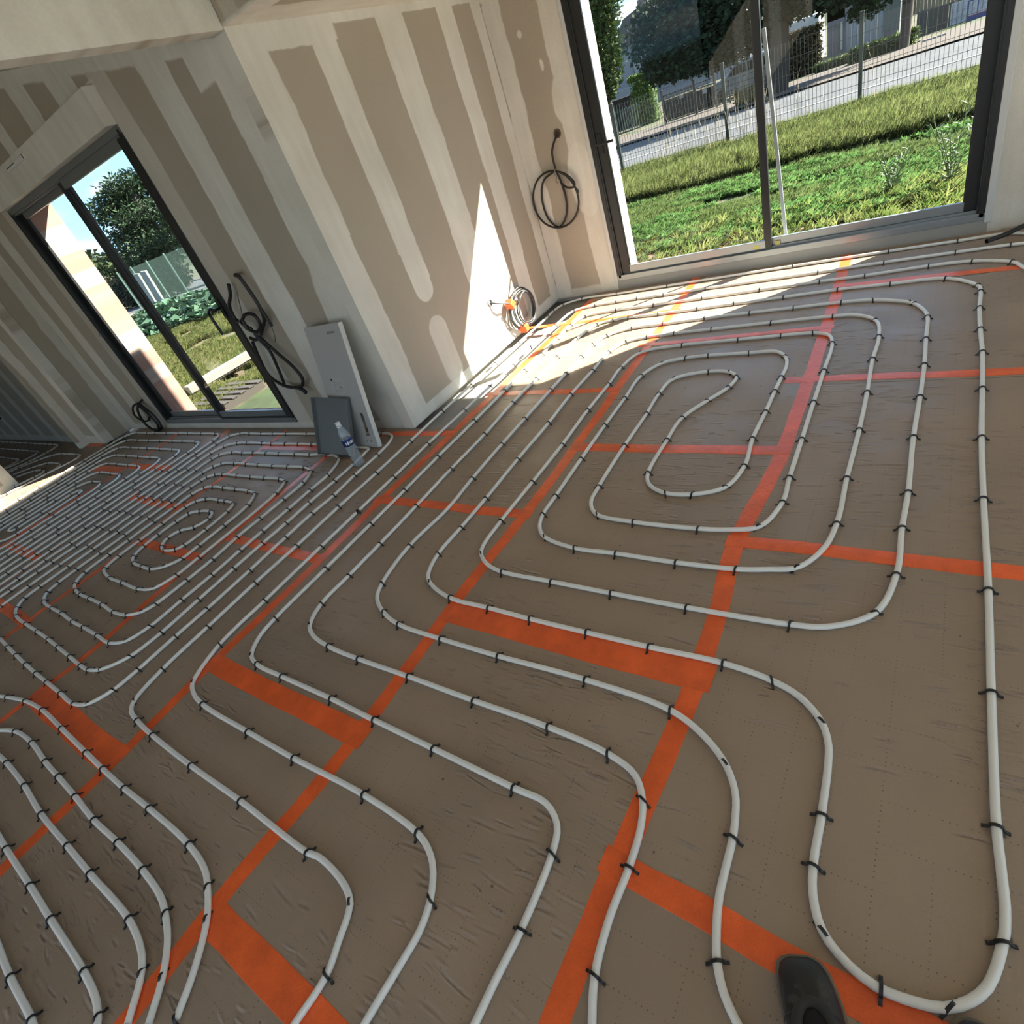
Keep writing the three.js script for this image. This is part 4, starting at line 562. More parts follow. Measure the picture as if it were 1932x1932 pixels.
// ---------------------------------------------------------------- the photographer's shoes
function shoe(label, x, z, turn, flip) {
  const t = thing('work_shoe', label, 'shoe', [x, 0, z], turn, 'pair of worn black work shoes');
  // outline stations from toe (s = 0) to heel (s = 1): half width and height of the upper
  const L = 0.285, st = [[0, 0.012, 0.022], [0.012, 0.026, 0.034], [0.04, 0.037, 0.045], [0.1, 0.045, 0.053], [0.18, 0.049, 0.058], [0.27, 0.051, 0.063], [0.36, 0.05, 0.072], [0.46, 0.047, 0.088], [0.58, 0.043, 0.103], [0.72, 0.039, 0.112], [0.86, 0.037, 0.115], [0.96, 0.031, 0.108], [1, 0.02, 0.095]];
  const N = 22, pos = [], idx = [];
  st.forEach(([s, w, h]) => { for (let k = 0; k <= N; k++) { const a = Math.PI * k / N, c = Math.cos(a), q = Math.sin(a); pos.push(Math.sign(c) * Math.pow(Math.abs(c), 0.72) * w + 0.006 * flip * Math.sin(s * 3), 0.012 + (h - 0.012) * Math.pow(q, 0.62), s * L); } });
  for (let i = 0; i < st.length - 1; i++) for (let k = 0; k < N; k++) { const a = i * (N + 1) + k, b = a + N + 1; idx.push(a, b, a + 1, a + 1, b, b + 1); }
  pos.push(0, 0.014, 0.0005); const c0 = pos.length / 3 - 1; for (let k = 0; k < N; k++) idx.push(c0, k, k + 1);
  const g = new THREE.BufferGeometry(); g.setAttribute('position', new THREE.Float32BufferAttribute(pos, 3)); g.setIndex(idx); g.computeVertexNormals();
  const uv = []; for (let i = 0; i < pos.length; i += 3) uv.push(pos[i] * 6 + 0.5, pos[i + 2] * 6); g.setAttribute('uv', new THREE.Float32BufferAttribute(uv, 2));
  mesh('upper', g, shoeMat, t);
  const o = new THREE.Shape(); st.forEach(([s, w], i) => { const X = w + 0.004 + 0.006 * flip * Math.sin(s * 3) * 1, Z = s * (L + 0.006) - 0.004; i ? o.lineTo(X, -Z) : o.moveTo(X, -Z); });
  [...st].reverse().forEach(([s, w]) => o.lineTo(-w - 0.004 + 0.006 * flip * Math.sin(s * 3), -(s * (L + 0.006) - 0.004)));
  mesh('sole', new THREE.ExtrudeGeometry(o, { depth: 0.012, bevelEnabled: true, bevelSize: 0.0015, bevelThickness: 0.0015, bevelSegments: 2 }).rotateX(-Math.PI / 2).translate(0, 0.0025, 0), soleMat, t);
  const ring = [...Array(20)].map((_, i) => { const a = i / 20 * Math.PI * 2; return [Math.cos(a) * 0.03, 0.086 + 0.03 * (0.5 - 0.5 * Math.sin(a) * -1) + (Math.sin(a) > 0 ? 0 : 0), 0.135 + Math.sin(a) * 0.05]; });
  mesh('collar', tube(ring, 0.0105, 100, 10, true), collarMat, t);
  mesh('lining', new THREE.SphereGeometry(1, 24, 12).scale(0.027, 0.02, 0.048).rotateX(-0.22).translate(0, 0.094, 0.138), std(lin(0.008, 0.007, 0.007), 0.95), t);
  mesh('stitching', [tube([[0.03, 0.088, 0.098], [0.044, 0.064, 0.1], [0.05, 0.035, 0.105]], 0.0012, 20, 5), tube([[-0.03, 0.088, 0.098], [-0.044, 0.064, 0.1], [-0.05, 0.035, 0.105]], 0.0012, 20, 5)], collarMat, t);
}
const shoeTex = dataTex(256, 256, (x, y, o) => { const n = fbm(x / 256 * 6, y / 256 * 6, 91, 5, 6), d = smooth(0.55, 0.75, fbm(x / 256 * 9, y / 256 * 9, 93, 4, 9)); for (let c = 0; c < 3; c++) o[c] = lerp(34, [78, 76, 72][c], d * 0.6) * (0.8 + 0.4 * n); });
const shoeMat = std(0xffffff, 0.52, 0, { map: shoeTex, bumpMap: shoeTex, bumpScale: 0.002 }), soleMat = std(lin(0.2, 0.17, 0.13), 0.9), collarMat = std(lin(0.035, 0.034, 0.032), 0.95);
shoe('worn black work shoe with a dusty rim, its toe at the lower right tape', -0.108, -0.392, 0.42, 1);
shoe('toe of a second worn black work shoe at the bottom edge beside the pipe bend', 0.187, -0.425, -0.12, -1);
// ---------------------------------------------------------------- outside: ground, lawn, fence, street
const GY = -0.2, before = new Set(scene.children);
const street = (x, z) => { const s = 1 + Math.max(0, -z - 12) * 0.0714; return [x * s, 1.5 - (1.5 - GY) * s, z * s, s]; };  // the street falls gently away from the plot
const groundTex = dataTex(1024, 1024, (x, y, o) => { const X = x / 1024 * 16, Y = y / 1024 * 16, n = fbm(X * 2, Y * 2, 111, 5, 32), m = fbm(X * 6 + 3, Y * 6, 113, 4, 96), k = smooth(0.42, 0.6, n); const a = [124, 106, 82], b = [72, 92, 46]; for (let c = 0; c < 3; c++) o[c] = lerp(b[c], a[c], k) * (0.75 + 0.5 * m); });
groundTex.repeat.set(1 / 16, 1 / 16);
const dirtTex = dataTex(512, 512, (x, y, o) => { const m = fbm(x / 512 * 20, y / 512 * 20, 121, 5, 20), n = fbm(x / 512 * 5, y / 512 * 5, 123, 3, 5); o[0] = 158 * (0.7 + 0.6 * m); o[1] = 130 * (0.7 + 0.6 * m) * (0.94 + 0.12 * n); o[2] = 104 * (0.7 + 0.6 * m); });
dirtTex.repeat.set(0.5, 0.5);
const outside = structure('ground');
function sheet(x0, x1, z0, z1, nx, nz, hfun, mat, name, parent) {
  const g = new THREE.PlaneGeometry(x1 - x0, z1 - z0, nx, nz).rotateX(-Math.PI / 2).translate((x0 + x1) / 2, 0, (z0 + z1) / 2), p = g.attributes.position, uv = g.attributes.uv;
  for (let i = 0; i < p.count; i++) { p.setY(i, hfun(p.getX(i), p.getZ(i))); uv.setXY(i, p.getX(i), p.getZ(i)); }
  g.computeVertexNormals(); return mesh(name, g, mat, parent);
}
const bank = (x, z) => GY + 0.1 * smooth(-8.9, -9.9, z) * (1 - smooth(-11.3, -12.0, z)) + (fbm(x * 1.3, z * 1.3, 131, 3) - 0.5) * 0.06 * smooth(-5, -5.6, z);
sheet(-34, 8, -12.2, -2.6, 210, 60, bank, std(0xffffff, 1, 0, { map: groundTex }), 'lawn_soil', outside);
sheet(-6, 6, -7.2, -4.8, 60, 14, (x, z) => bank(x, z) + 0.018 * smooth(-7.2, -6.5, z + 0.5 * (fbm(x * 2, z * 2, 135, 3) - 0.5)) - 0.01, std(0xffffff, 1, 0, { map: dirtTex }), 'bare_soil', outside);
sheet(-40, 30, 4.5, 30, 4, 4, () => GY - 0.1, std(lin(0.55, 0.53, 0.48), 0.95), 'rear_terrace', outside);
sheet(4.3, 30, -12.2, 4.6, 4, 4, () => GY - 0.1, std(lin(0.55, 0.53, 0.48), 0.95), 'side_terrace', outside);
const asphaltTex = dataTex(512, 512, (x, y, o) => { const m = fbm(x / 512 * 30, y / 512 * 30, 141, 4, 30), n = fbm(x / 512 * 6, y / 512 * 6, 143, 3, 6); o[0] = 98 * (0.75 + 0.3 * m + 0.2 * n); o[1] = 100 * (0.75 + 0.3 * m + 0.2 * n); o[2] = 105 * (0.75 + 0.3 * m + 0.2 * n); });
asphaltTex.repeat.set(0.25, 0.25);
function strip(name, xa, xb, za, zb, mat, lift = 0, zc = za, zd = zb) {                 // along the street, in plot metres before the fall of the ground
  const g = new THREE.PlaneGeometry(1, 1, 24, 6), p = g.attributes.position, uv = g.attributes.uv;
  for (let i = 0; i < p.count; i++) { const u = p.getX(i) + 0.5, v = 0.5 - p.getY(i), x = lerp(xa, xb, u), z = lerp(lerp(za, zc, u), lerp(zb, zd, u), v), q = street(x, z); p.setXYZ(i, q[0], q[1] + lift, q[2]); uv.setXY(i, q[0], q[2]); }
  const ix = g.index.array; for (let i = 0; i < ix.length; i += 3) { const q = ix[i + 1]; ix[i + 1] = ix[i + 2]; ix[i + 2] = q; }
  g.computeVertexNormals(); mat.side = THREE.DoubleSide; return mesh(name, g, mat, outside);
}
strip('verge', -40, 8, -12.5, -11.9, std(0xffffff, 1, 0, { map: groundTex }), -0.02);
strip('kerb', -40, 8, -12.8, -12.3, std(lin(0.5, 0.48, 0.44), 0.9), 0.005);
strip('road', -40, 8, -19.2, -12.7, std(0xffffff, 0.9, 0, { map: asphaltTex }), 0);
strip('road_line', -40, 8, -14.42, -14.34, std(lin(0.62, 0.62, 0.6), 0.8), 0.012);
strip('pavement', -40, 8, -19.6, -18.3, std(lin(0.15, 0.115, 0.095), 0.95), 0.05, -19.6, -17.0);
strip('far_ground', -60, 14, -44, -19.4, std(0xffffff, 1, 0, { map: groundTex }), 0.0);

// grass: tufts nobody could count
function tuftGeo(blades, h, spread, seed, w = 0.006) {
  const r = rng(seed), pos = [], nor = [], idx = [];
  for (let i = 0; i < blades; i++) { const a = r() * 6.28, d = r() * spread * 0.4, x = Math.cos(a) * d, z = Math.sin(a) * d, l = spread * (0.2 + 0.8 * r()), H = h * (0.55 + 0.45 * r()), b = r() * 6.28, bx = Math.cos(b), bz = Math.sin(b), px = -bz * w, pz = bx * w, k = pos.length / 3;
    pos.push(x - px, 0, z - pz, x + px, 0, z + pz, x + bx * l * 0.4 - px * 0.8, H * 0.65, z + bz * l * 0.4 - pz * 0.8, x + bx * l * 0.4 + px * 0.8, H * 0.65, z + bz * l * 0.4 + pz * 0.8, x + bx * l, H, z + bz * l);
    for (let q = 0; q < 5; q++) nor.push(bx * 0.3, 0.9, bz * 0.3); idx.push(k, k + 1, k + 2, k + 1, k + 3, k + 2, k + 2, k + 3, k + 4); }
  const g = new THREE.BufferGeometry(); g.setAttribute('position', new THREE.Float32BufferAttribute(pos, 3)); g.setAttribute('normal', new THREE.Float32BufferAttribute(nor, 3)); g.setIndex(idx); return g;
}
function scatter(name, label, geo, mat, n, place, colour, seed, parent = scene, category = 'grass') {
  const m = new THREE.InstancedMesh(geo, mat, n), o = new THREE.Object3D(), c = new THREE.Color(), r = rng(seed); let k = 0;
  for (let i = 0; i < n * 4 && k < n; i++) { const p = place(r); if (!p) continue; o.position.set(p[0], p[1], p[2]); o.rotation.set(p[5] ?? 0, r() * 6.283, p[6] ?? 0); o.scale.setScalar(p[3] ?? 1); if (p[4]) o.scale.y *= p[4]; o.updateMatrix(); m.setMatrixAt(k, o.matrix); m.setColorAt(k, c.setRGB(...colour(r, p))); k++; }
  m.count = k; m.castShadow = m.receiveShadow = true; m.name = parent === scene ? numbered(name) : name; m.userData.kind = 'stuff'; if (parent === scene) tag(m, label, category, null, 'stuff'); parent.add(m); return m;
}
const leafMat = phys({ color: 0xffffff, roughness: 0.8, specularIntensity: 0.35, transmission: 0.2, thickness: 0, side: THREE.DoubleSide });
const bladeMat = phys({ color: 0xffffff, roughness: 1, specularIntensity: 0, transmission: 0.25, thickness: 0, side: THREE.DoubleSide });
const tuft = tuftGeo(10, 0.17, 0.13, 1, 0.004), tuftLow = tuftGeo(9, 0.05, 0.07, 2, 0.0045), clover = tuftGeo(9, 0.06, 0.06, 6, 0.011);
const gcol = (a, b) => (r) => { const t = r(), k = 0.75 + 0.5 * r(); return [lerp(a[0], b[0], t) * k, lerp(a[1], b[1], t) * k, lerp(a[2], b[2], t) * k]; };
const cover = (x, z) => fbm(x * 0.9 + 5, z * 1.5, 151, 3);
scatter('lawn_grass', 'short patchy green grass outside the right glass door', tuftLow, bladeMat, 60000, (r) => { const x = -6.5 + 8.5 * r(), z = -5.3 - 4.2 * Math.pow(r(), 0.85), d = cover(x, z), near = smooth(-7.0, -6.2, z + 0.8 * (fbm(x * 1.3, z, 133, 2) - 0.5)); if (r() < near * 0.92) return null; const dry = smooth(-8.3, -8.9, z) * (1 - smooth(-9.2, -9.4, z)); if (r() < dry * 0.75) return null; if (d < 0.3 + 0.2 * r()) return null; return [x, bank(x, z), z, 0.6 + 0.9 * r()]; }, gcol([0.10, 0.18, 0.05], [0.25, 0.31, 0.12]), 201);
scatter('clover', 'bright green clover patches in the short grass outside the right glass door', clover, bladeMat, 16000, (r) => { const x = -6.5 + 8.5 * r(), z = -6.3 - 2.6 * r(); if (cover(x * 1.6, z * 1.6) < 0.5) return null; return [x, bank(x, z), z, 0.6 + 0.8 * r()]; }, gcol([0.10, 0.24, 0.06], [0.2, 0.36, 0.12]), 202);
scatter('bank_grass', 'taller yellow-green grass along the foot of the wire fence', tuft, bladeMat, 30000, (r) => { const x = -8 + 10 * r(), z = -9.15 - 2.5 * r(); if (fbm(x * 1.2, z * 1.2, 157, 3) < 0.32) return null; return [x, bank(x, z), z, 0.6 + 0.7 * r()]; }, gcol([0.17, 0.24, 0.07], [0.32, 0.35, 0.14]), 203);
scatter('dry_stalks', 'tall pale dry grass stalks standing at the wire fence', tuftGeo(4, 0.8, 0.34, 5, 0.0022), bladeMat, 60, (r) => { const x = -4.3 + 2.0 * r() + (r() < 0.25 ? 2 * r() : 0), z = -10.9 - 0.5 * r(); return [x, bank(x, z), z, 0.6 + 0.6 * r()]; }, gcol([0.75, 0.65, 0.45], [0.95, 0.85, 0.62]), 205);
scatter('weeds', 'loose weeds on the bare soil just outside the right glass door', tuftGeo(10, 0.1, 0.12, 7, 0.007), bladeMat, 1500, (r) => { const x = -2.4 + 3 * r(), z = -5.3 - 1.7 * r(); if (r() > 0.2 + 0.6 * smooth(-1, 0.4, x)) return null; return [x, bank(x, z), z, 0.5 + 0.8 * r()]; }, gcol([0.14, 0.24, 0.05], [0.36, 0.38, 0.14]), 207);
scatter('slope_grass', 'sun-bleached grass outside the left glass door', tuftGeo(12, 0.12, 0.16, 8, 0.006), bladeMat, 40000, (r) => { const x = -7 - 20 * Math.pow(r(), 1.5), z = -2.9 - 8.9 * Math.pow(r(), 1.2); if (Math.abs(z / x - 0.45) > 0.16) return null; if (fbm(x * 0.9, z * 0.9, 161, 3) < 0.34) return null; return [x, bank(x, z), z, 0.5 + 0.7 * r()]; }, gcol([0.12, 0.2, 0.05], [0.4, 0.37, 0.16]), 209);
// broad-leaved ground cover beyond the left door
function leafGeo(l, w, fold = 0.25) { const g = new THREE.BufferGeometry(); g.setAttribute('position', new THREE.Float32BufferAttribute([0, 0, 0, -w / 2, fold * w, l * 0.5, w / 2, fold * w, l * 0.5, 0, 0.02 * l, l, 0, -0.03 * l, l * 0.5], 3)); g.setIndex([0, 4, 1, 1, 4, 3, 0, 2, 4, 4, 2, 3]); g.computeVertexNormals(); return g; }
scatter('ground_cover', 'blue-green broad-leaved ground cover on the slope outside the left glass door', leafGeo(0.3, 0.24), leafMat, 5200, (r) => { const a = r() * 6.28, d = Math.sqrt(r()), x = -19.3 + Math.cos(a) * d * 4.6, z = -9.1 + Math.sin(a) * d * 1.7; return [x, GY + 0.45 * (1 - d * d) * r() + 0.05, z, 0.7 + 0.6 * r(), 1, (r() - 0.5) * 1.2, (r() - 0.5) * 1.2]; }, gcol([0.08, 0.2, 0.11], [0.17, 0.3, 0.19]), 211, scene, 'plant');

// wire fence of the plot
{
  const t = thing('wire_fence', 'dark green welded wire fence between the lawn and the road', 'fence', [0, GY, -11.3]);
  for (const x of [-8.74, -6.84, -4.94, -3.04, -1.16, 0.74, 2.64]) mesh('post', [rbox(x - 0.025, x + 0.025, 0, 1.27, -0.02, 0.02, 0.004), rbox(x - 0.03, x + 0.03, 1.26, 1.285, -0.025, 0.025, 0.004)], std(lin(0.018, 0.045, 0.04), 0.5), t);
  const xs = [-8.74, -6.84, -4.94, -3.04, -1.16, 0.74, 2.64], w = std(lin(0.035, 0.05, 0.05), 0.5);
  for (let k = 0; k < xs.length - 1; k++) { const L = []; for (let x = xs[k] + 0.05; x < xs[k + 1] - 0.03; x += 0.0508) L.push(box(x - 0.0025, x + 0.0025, 0.03, 1.25, 0.02, 0.025)); for (let y = 0.06; y < 1.26; y += 0.195) L.push(box(xs[k] + 0.02, xs[k + 1] - 0.02, y - 0.0028, y + 0.0028, 0.024, 0.03)); mesh('mesh_panel', L, w, t); }
}
{
  const t = thing('wire_fence', 'distant green fence with thin posts seen through the left glass door', 'fence', [0, GY, 0]), m = std(lin(0.10, 0.2, 0.17), 0.5);
  for (let i = 0; i < 9; i++) { const x = -31 + i * 2.05, z = -13.4 + i * 0.22; mesh('post', rbox(x - 0.03, x + 0.03, 0, 1.75, z - 0.03, z + 0.03, 0.005), m, t); }
  const L = []; for (let i = 0; i < 200; i++) { const x = -31 + i * 0.0825, z = -13.4 + i * 0.00885; L.push(box(x - 0.004, x + 0.004, 0.05, 1.7, z - 0.003, z + 0.003)); } mesh('mesh_panel', L, m, t);
}
// pole leaning outside against the door
{
  const t = thing('batten', 'thin pale batten leaning outside against the middle of the right glass door', 'pole', [-0.975, GY, -5.05]);
  mesh('shaft', rbox(-0.012, 0.012, 0, 1.62, -0.008, 0.008, 0.002).rotateX(0.035).rotateZ(0.055), std(lin(0.45, 0.5, 0.56), 0.5), t);
}
// weed plants by the door
function weedPlant(label, x, z, h, n, seed) {
  const t = thing('weed_plant', label, 'plant', [x, bank(x, z), z]), r = rng(seed), st = [], lv = [];
  for (let i = 0; i < n; i++) { const a = r() * 6.28, l = h * (0.6 + 0.4 * r()), sx = Math.cos(a) * l * 0.35, sz = Math.sin(a) * l * 0.25; st.push(tube([[0, 0, 0], [sx * 0.4, l * 0.5, sz * 0.4], [sx, l, sz]], 0.004, 10, 5)); for (let k = 2; k < 22; k++) { const q = k / 22, g = leafGeo(0.1 * (1.1 - q * 0.5), 0.02).rotateX(-0.5).rotateY(r() * 6.28); g.translate(sx * q * q, l * q, sz * q * q); g.setAttribute('uv', new THREE.Float32BufferAttribute(new Float32Array(g.attributes.position.count * 2), 2)); lv.push(g); } }
  mesh('stems', st, std(lin(0.12, 0.2, 0.06), 0.7), t); const f = mesh('leaves', lv, phys({ color: lin(0.13, 0.24, 0.07), roughness: 0.6, transmission: 0.2, thickness: 0, side: THREE.DoubleSide }), t); f.userData.kind = 'stuff';
}
weedPlant('tall leafy weed close to the right glass door stile', 0.02, -6.6, 0.75, 6, 301);
weedPlant('low leafy weed left of the tall one outside the right glass door', -0.42, -6.75, 0.4, 5, 303);

// trees
function tree(label, [x, y, z], s, trunk, crown, cols, leaf, seed, name = 'tree') {
  const t = thing(name, label, 'tree', [x, y, z]); t.scale.setScalar(s); const r = rng(seed), bark = std(lin(0.12, 0.10, 0.08), 0.95);
  if (trunk) { const L = [tube(trunk.pts, trunk.r, 24, 12)]; (trunk.limbs ?? []).forEach((p) => L.push(tube(p, trunk.r * 0.45, 16, 8))); mesh('trunk', L, bark, t); }
  const tot = crown.reduce((q, c) => q + c[6], 0), list = [];
  for (const [cx, cy, cz, rx, ry, rz, n] of crown) for (let i = 0; i < n; i++) { const u = r() * 2 - 1, a = r() * 6.283, d = Math.pow(r(), 0.4), q = Math.sqrt(1 - u * u); list.push([cx + rx * d * q * Math.cos(a) * (0.85 + 0.3 * r()), cy + ry * d * u, cz + rz * d * q * Math.sin(a), 0.6 + 0.8 * r(), 1, (r() - 0.5) * 2.4, (r() - 0.5) * 2.4]); }
  let k = 0; scatter('foliage', null, leaf, leafMat, tot, () => list[k++], gcol(cols[0], cols[1]), seed + 1, t);
  return t;
}
const broad = leafGeo(0.13, 0.09), fine = leafGeo(0.1, 0.05), needle = leafGeo(0.5, 0.1);
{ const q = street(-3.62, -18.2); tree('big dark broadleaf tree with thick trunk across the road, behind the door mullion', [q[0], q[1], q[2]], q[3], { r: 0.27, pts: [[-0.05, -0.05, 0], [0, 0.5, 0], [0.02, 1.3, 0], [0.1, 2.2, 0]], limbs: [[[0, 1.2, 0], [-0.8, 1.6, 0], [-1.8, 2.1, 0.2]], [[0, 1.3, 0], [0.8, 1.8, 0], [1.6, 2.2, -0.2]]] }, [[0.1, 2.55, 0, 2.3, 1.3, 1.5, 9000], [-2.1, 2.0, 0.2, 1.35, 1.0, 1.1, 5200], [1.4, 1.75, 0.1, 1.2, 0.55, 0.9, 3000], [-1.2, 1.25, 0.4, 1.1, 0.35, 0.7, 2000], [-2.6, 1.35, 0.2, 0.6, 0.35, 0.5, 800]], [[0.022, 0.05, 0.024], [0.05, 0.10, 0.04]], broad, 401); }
{ const q = street(-1.08, -19.0); tree('slim street tree trunk in front of the concrete fence', [q[0], q[1], q[2]], q[3], { r: 0.105, pts: [[-0.03, -0.05, 0], [0, 0.5, 0], [0.03, 1.3, 0], [0.02, 2.4, 0]] }, [[-0.3, 2.0, 0, 1.2, 0.75, 0.9, 2500], [-0.75, 1.05, 0.2, 0.4, 0.25, 0.3, 250]], [[0.03, 0.07, 0.03], [0.08, 0.14, 0.05]], broad, 403); }
{ const q = street(-9.7, -22); tree('tall bright poplar-like tree at the left edge of the right glass door', [q[0], q[1], q[2]], q[3], { r: 0.12, pts: [[0, -0.05, 0], [0, 2, 0], [0.1, 4.5, 0]] }, [[0, 2.6, 0, 0.8, 1.6, 0.8, 5000], [0.1, 4.0, 0, 1.0, 1.4, 0.9, 4500], [-0.3, 1.5, 0.1, 0.7, 0.7, 0.6, 1800]], [[0.06, 0.12, 0.03], [0.17, 0.25, 0.06]], broad, 405); }
{ const r2 = rng(9), crown = []; for (let i = 0; i < 9; i++) crown.push([(r2() - 0.5) * 2.5, 1.8 + i * 0.55, (r2() - 0.5) * 2, 2.7 - i * 0.24, 0.7, 2.2, 1500]); tree('large blue-green tree behind the fence seen through the left glass door', [-37.5, -0.4, -19.5], 0.9, { r: 0.3, pts: [[0, -0.1, 0], [0, 3, 0], [0.2, 6.3, 0]] }, crown, [[0.05, 0.11, 0.055], [0.11, 0.18, 0.08]], leafGeo(0.3, 0.11), 407); }
tree('lighter green tree to the right of the blue-green one beyond the left door', [-33.6, -0.4, -19.8], 0.78, { r: 0.25, pts: [[0, -0.1, 0], [0, 3, 0], [0, 5, 0]] }, [[0, 3.4, 0, 2.4, 2.6, 2, 7000], [0.8, 5.2, 0, 1.8, 1.5, 1.6, 3600], [1.4, 2.2, 0, 1.8, 1.6, 1.6, 2600]], [[0.05, 0.1, 0.04], [0.14, 0.2, 0.06]], leafGeo(0.26, 0.14), 409);
tree('dark brown-green shrubbery under the trees beyond the left door', [-39.5, -0.4, -17.6], 0.8, null, [[0, 0.9, 0, 3.4, 1.3, 1.4, 4200], [4, 0.8, -0.5, 2.6, 1.0, 1.2, 2600], [-5, 1.1, 0, 3, 1.5, 1.5, 3000]], [[0.06, 0.075, 0.035], [0.15, 0.15, 0.08]], leafGeo(0.24, 0.16), 411, 'shrub');
tree('far treetops on the skyline in the narrow left pane', [-64, 0, -24], 1.0, null, [[0, 2.2, 0, 5, 2.2, 3, 3200], [-7, 1.8, 0, 5, 1.8, 3, 2600], [7, 1.6, 0, 4, 1.6, 3, 1800]], [[0.07, 0.12, 0.05], [0.15, 0.2, 0.08]], leafGeo(0.5, 0.35), 413, 'tree');

// hedges and shrubs along the street
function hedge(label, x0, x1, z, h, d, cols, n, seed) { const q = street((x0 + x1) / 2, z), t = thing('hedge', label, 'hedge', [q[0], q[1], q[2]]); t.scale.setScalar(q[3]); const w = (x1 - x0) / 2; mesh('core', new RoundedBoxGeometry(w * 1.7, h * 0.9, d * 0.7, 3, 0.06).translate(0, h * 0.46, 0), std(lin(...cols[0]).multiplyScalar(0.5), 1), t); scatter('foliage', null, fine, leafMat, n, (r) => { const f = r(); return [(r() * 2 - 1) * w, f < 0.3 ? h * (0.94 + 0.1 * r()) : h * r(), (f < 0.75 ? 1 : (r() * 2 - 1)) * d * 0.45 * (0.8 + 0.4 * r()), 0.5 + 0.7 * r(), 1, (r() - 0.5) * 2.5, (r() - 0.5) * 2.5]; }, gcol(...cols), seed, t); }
hedge('bright green ivy-covered gatepost shrub left of the black gate', -8.6, -7.85, -21.6, 1.35, 0.6, [[0.12, 0.25, 0.03], [0.28, 0.42, 0.08]], 2600, 501);
hedge('half-dead brown clipped hedge beside the thick tree trunk', -3.86, -3.0, -20.6, 0.98, 0.6, [[0.13, 0.11, 0.06], [0.3, 0.26, 0.14]], 3600, 503);
hedge('low green growth at the foot of the thick tree trunk', -4.5, -3.95, -18.0, 0.32, 0.6, [[0.03, 0.09, 0.02], [0.08, 0.18, 0.05]], 1600, 505);
hedge('bright green growth at the foot of the slim trunk', -2.2, -0.85, -19.3, 0.3, 0.6, [[0.08, 0.17, 0.03], [0.22, 0.33, 0.07]], 1800, 507);
hedge('sunlit low green strip in front of the blue garage', -3.1, -1.8, -20.3, 0.16, 0.8, [[0.12, 0.2, 0.05], [0.3, 0.36, 0.12]], 1600, 509);

// things across the street
function acrossStreet(name, label, cat, x, z) { const q = street(x, z), t = thing(name, label, cat, [q[0], q[1], q[2]]); t.scale.setScalar(q[3]); return t; }
{
  const t = acrossStreet('metal_gate', 'black barred double gate across the road left of the parked car', 'gate', -6.45, -19.4), L = [];
  for (let i = 0; i < 22; i++) L.push(box(-0.43 + i * 0.04, -0.418 + i * 0.04, 0.06, 0.72 + 0.06 * (i / 22), -0.01, 0.01)); mesh('bars', [...L, box(-0.45, 0.45, 0.06, 0.09, -0.015, 0.015), box(-0.45, 0.45, 0.4, 0.42, -0.015, 0.015), box(-0.45, 0.45, 0.7, 0.735, -0.015, 0.015)], M.black, t);
  mesh('sheet', box(-0.44, 0.44, 0.1, 0.6, -0.02, -0.012), M.black, t);
  for (const x of [-0.47, 0.45]) mesh('post', rbox(x - 0.03, x + 0.03, 0, 0.86, -0.03, 0.03, 0.006), M.black, t);
  mesh('sign', rbox(0.02, 0.13, 0.52, 0.6, 0.016, 0.022, 0.003), std(lin(0.6, 0.62, 0.6), 0.6), t);
}
{
  const t = acrossStreet('metal_gate', 'narrow black barred gate with a small notice, right of the double gate', 'gate', -5.7, -19.35), L = [];
  for (let i = 0; i < 13; i++) L.push(box(-0.25 + i * 0.04, -0.236 + i * 0.04, 0.06, 0.62, -0.01, 0.01)); mesh('bars', [...L, box(-0.26, 0.26, 0.06, 0.09, -0.015, 0.015), box(-0.26, 0.26, 0.6, 0.63, -0.015, 0.015), box(-0.26, 0.26, 0.72, 0.745, -0.015, 0.015)], M.black, t);
  mesh('sheet', box(-0.25, 0.25, 0.1, 0.56, -0.02, -0.012), M.black, t); mesh('post', rbox(0.24, 0.3, 0, 0.82, -0.03, 0.03, 0.006), M.black, t);
  mesh('sign', rbox(-0.06, 0.06, 0.45, 0.55, 0.016, 0.022, 0.003), std(lin(0.75, 0.75, 0.74), 0.6), t);
}
{
  const t = acrossStreet('wire_fence', 'green barred fence in front of the parked car across the road', 'fence', -4.85, -19.3), g = std(lin(0.03, 0.05, 0.05), 0.5);
  mesh('rails', [0.08, 0.2, 0.32, 0.44, 0.56].map((y) => box(-0.6, 0.8, y - 0.012, y + 0.012, -0.01, 0.01)), g, t); mesh('uprights', [-0.58, -0.2, 0.2, 0.6].map((x) => box(x - 0.012, x + 0.012, 0, 0.58, -0.012, 0.012)), g, t);
}
{
  const t = acrossStreet('wire_fence', 'green bar fence before the dark wall at the left of the gate', 'fence', -9.2, -20.6), g = std(lin(0.04, 0.09, 0.07), 0.5);
  mesh('bars', [...Array(26)].map((_, i) => box(-1.05 + i * 0.082, -1.03 + i * 0.082, 0.04, 0.72, -0.008, 0.008)), g, t); mesh('rails', [box(-1.1, 1.1, 0.06, 0.09, -0.012, 0.012), box(-1.1, 1.1, 0.64, 0.67, -0.012, 0.012)], g, t); mesh('post', box(-0.75, -0.71, 0, 0.78, -0.02, 0.02), g, t);
}
{
  const t = acrossStreet('garden_wall', 'dark brown garden wall with green top behind the bar fence', 'wall', -9.6, -22.6);
  mesh('wall', box(-1.6, 0.75, -0.1, 0.92, -0.08, 0.08), std(lin(0.07, 0.06, 0.05), 0.95), t); mesh('dark_screen', box(0.75, 1.35, -0.1, 1.08, -0.06, 0.06), std(lin(0.015, 0.03, 0.025), 0.9), t);
}
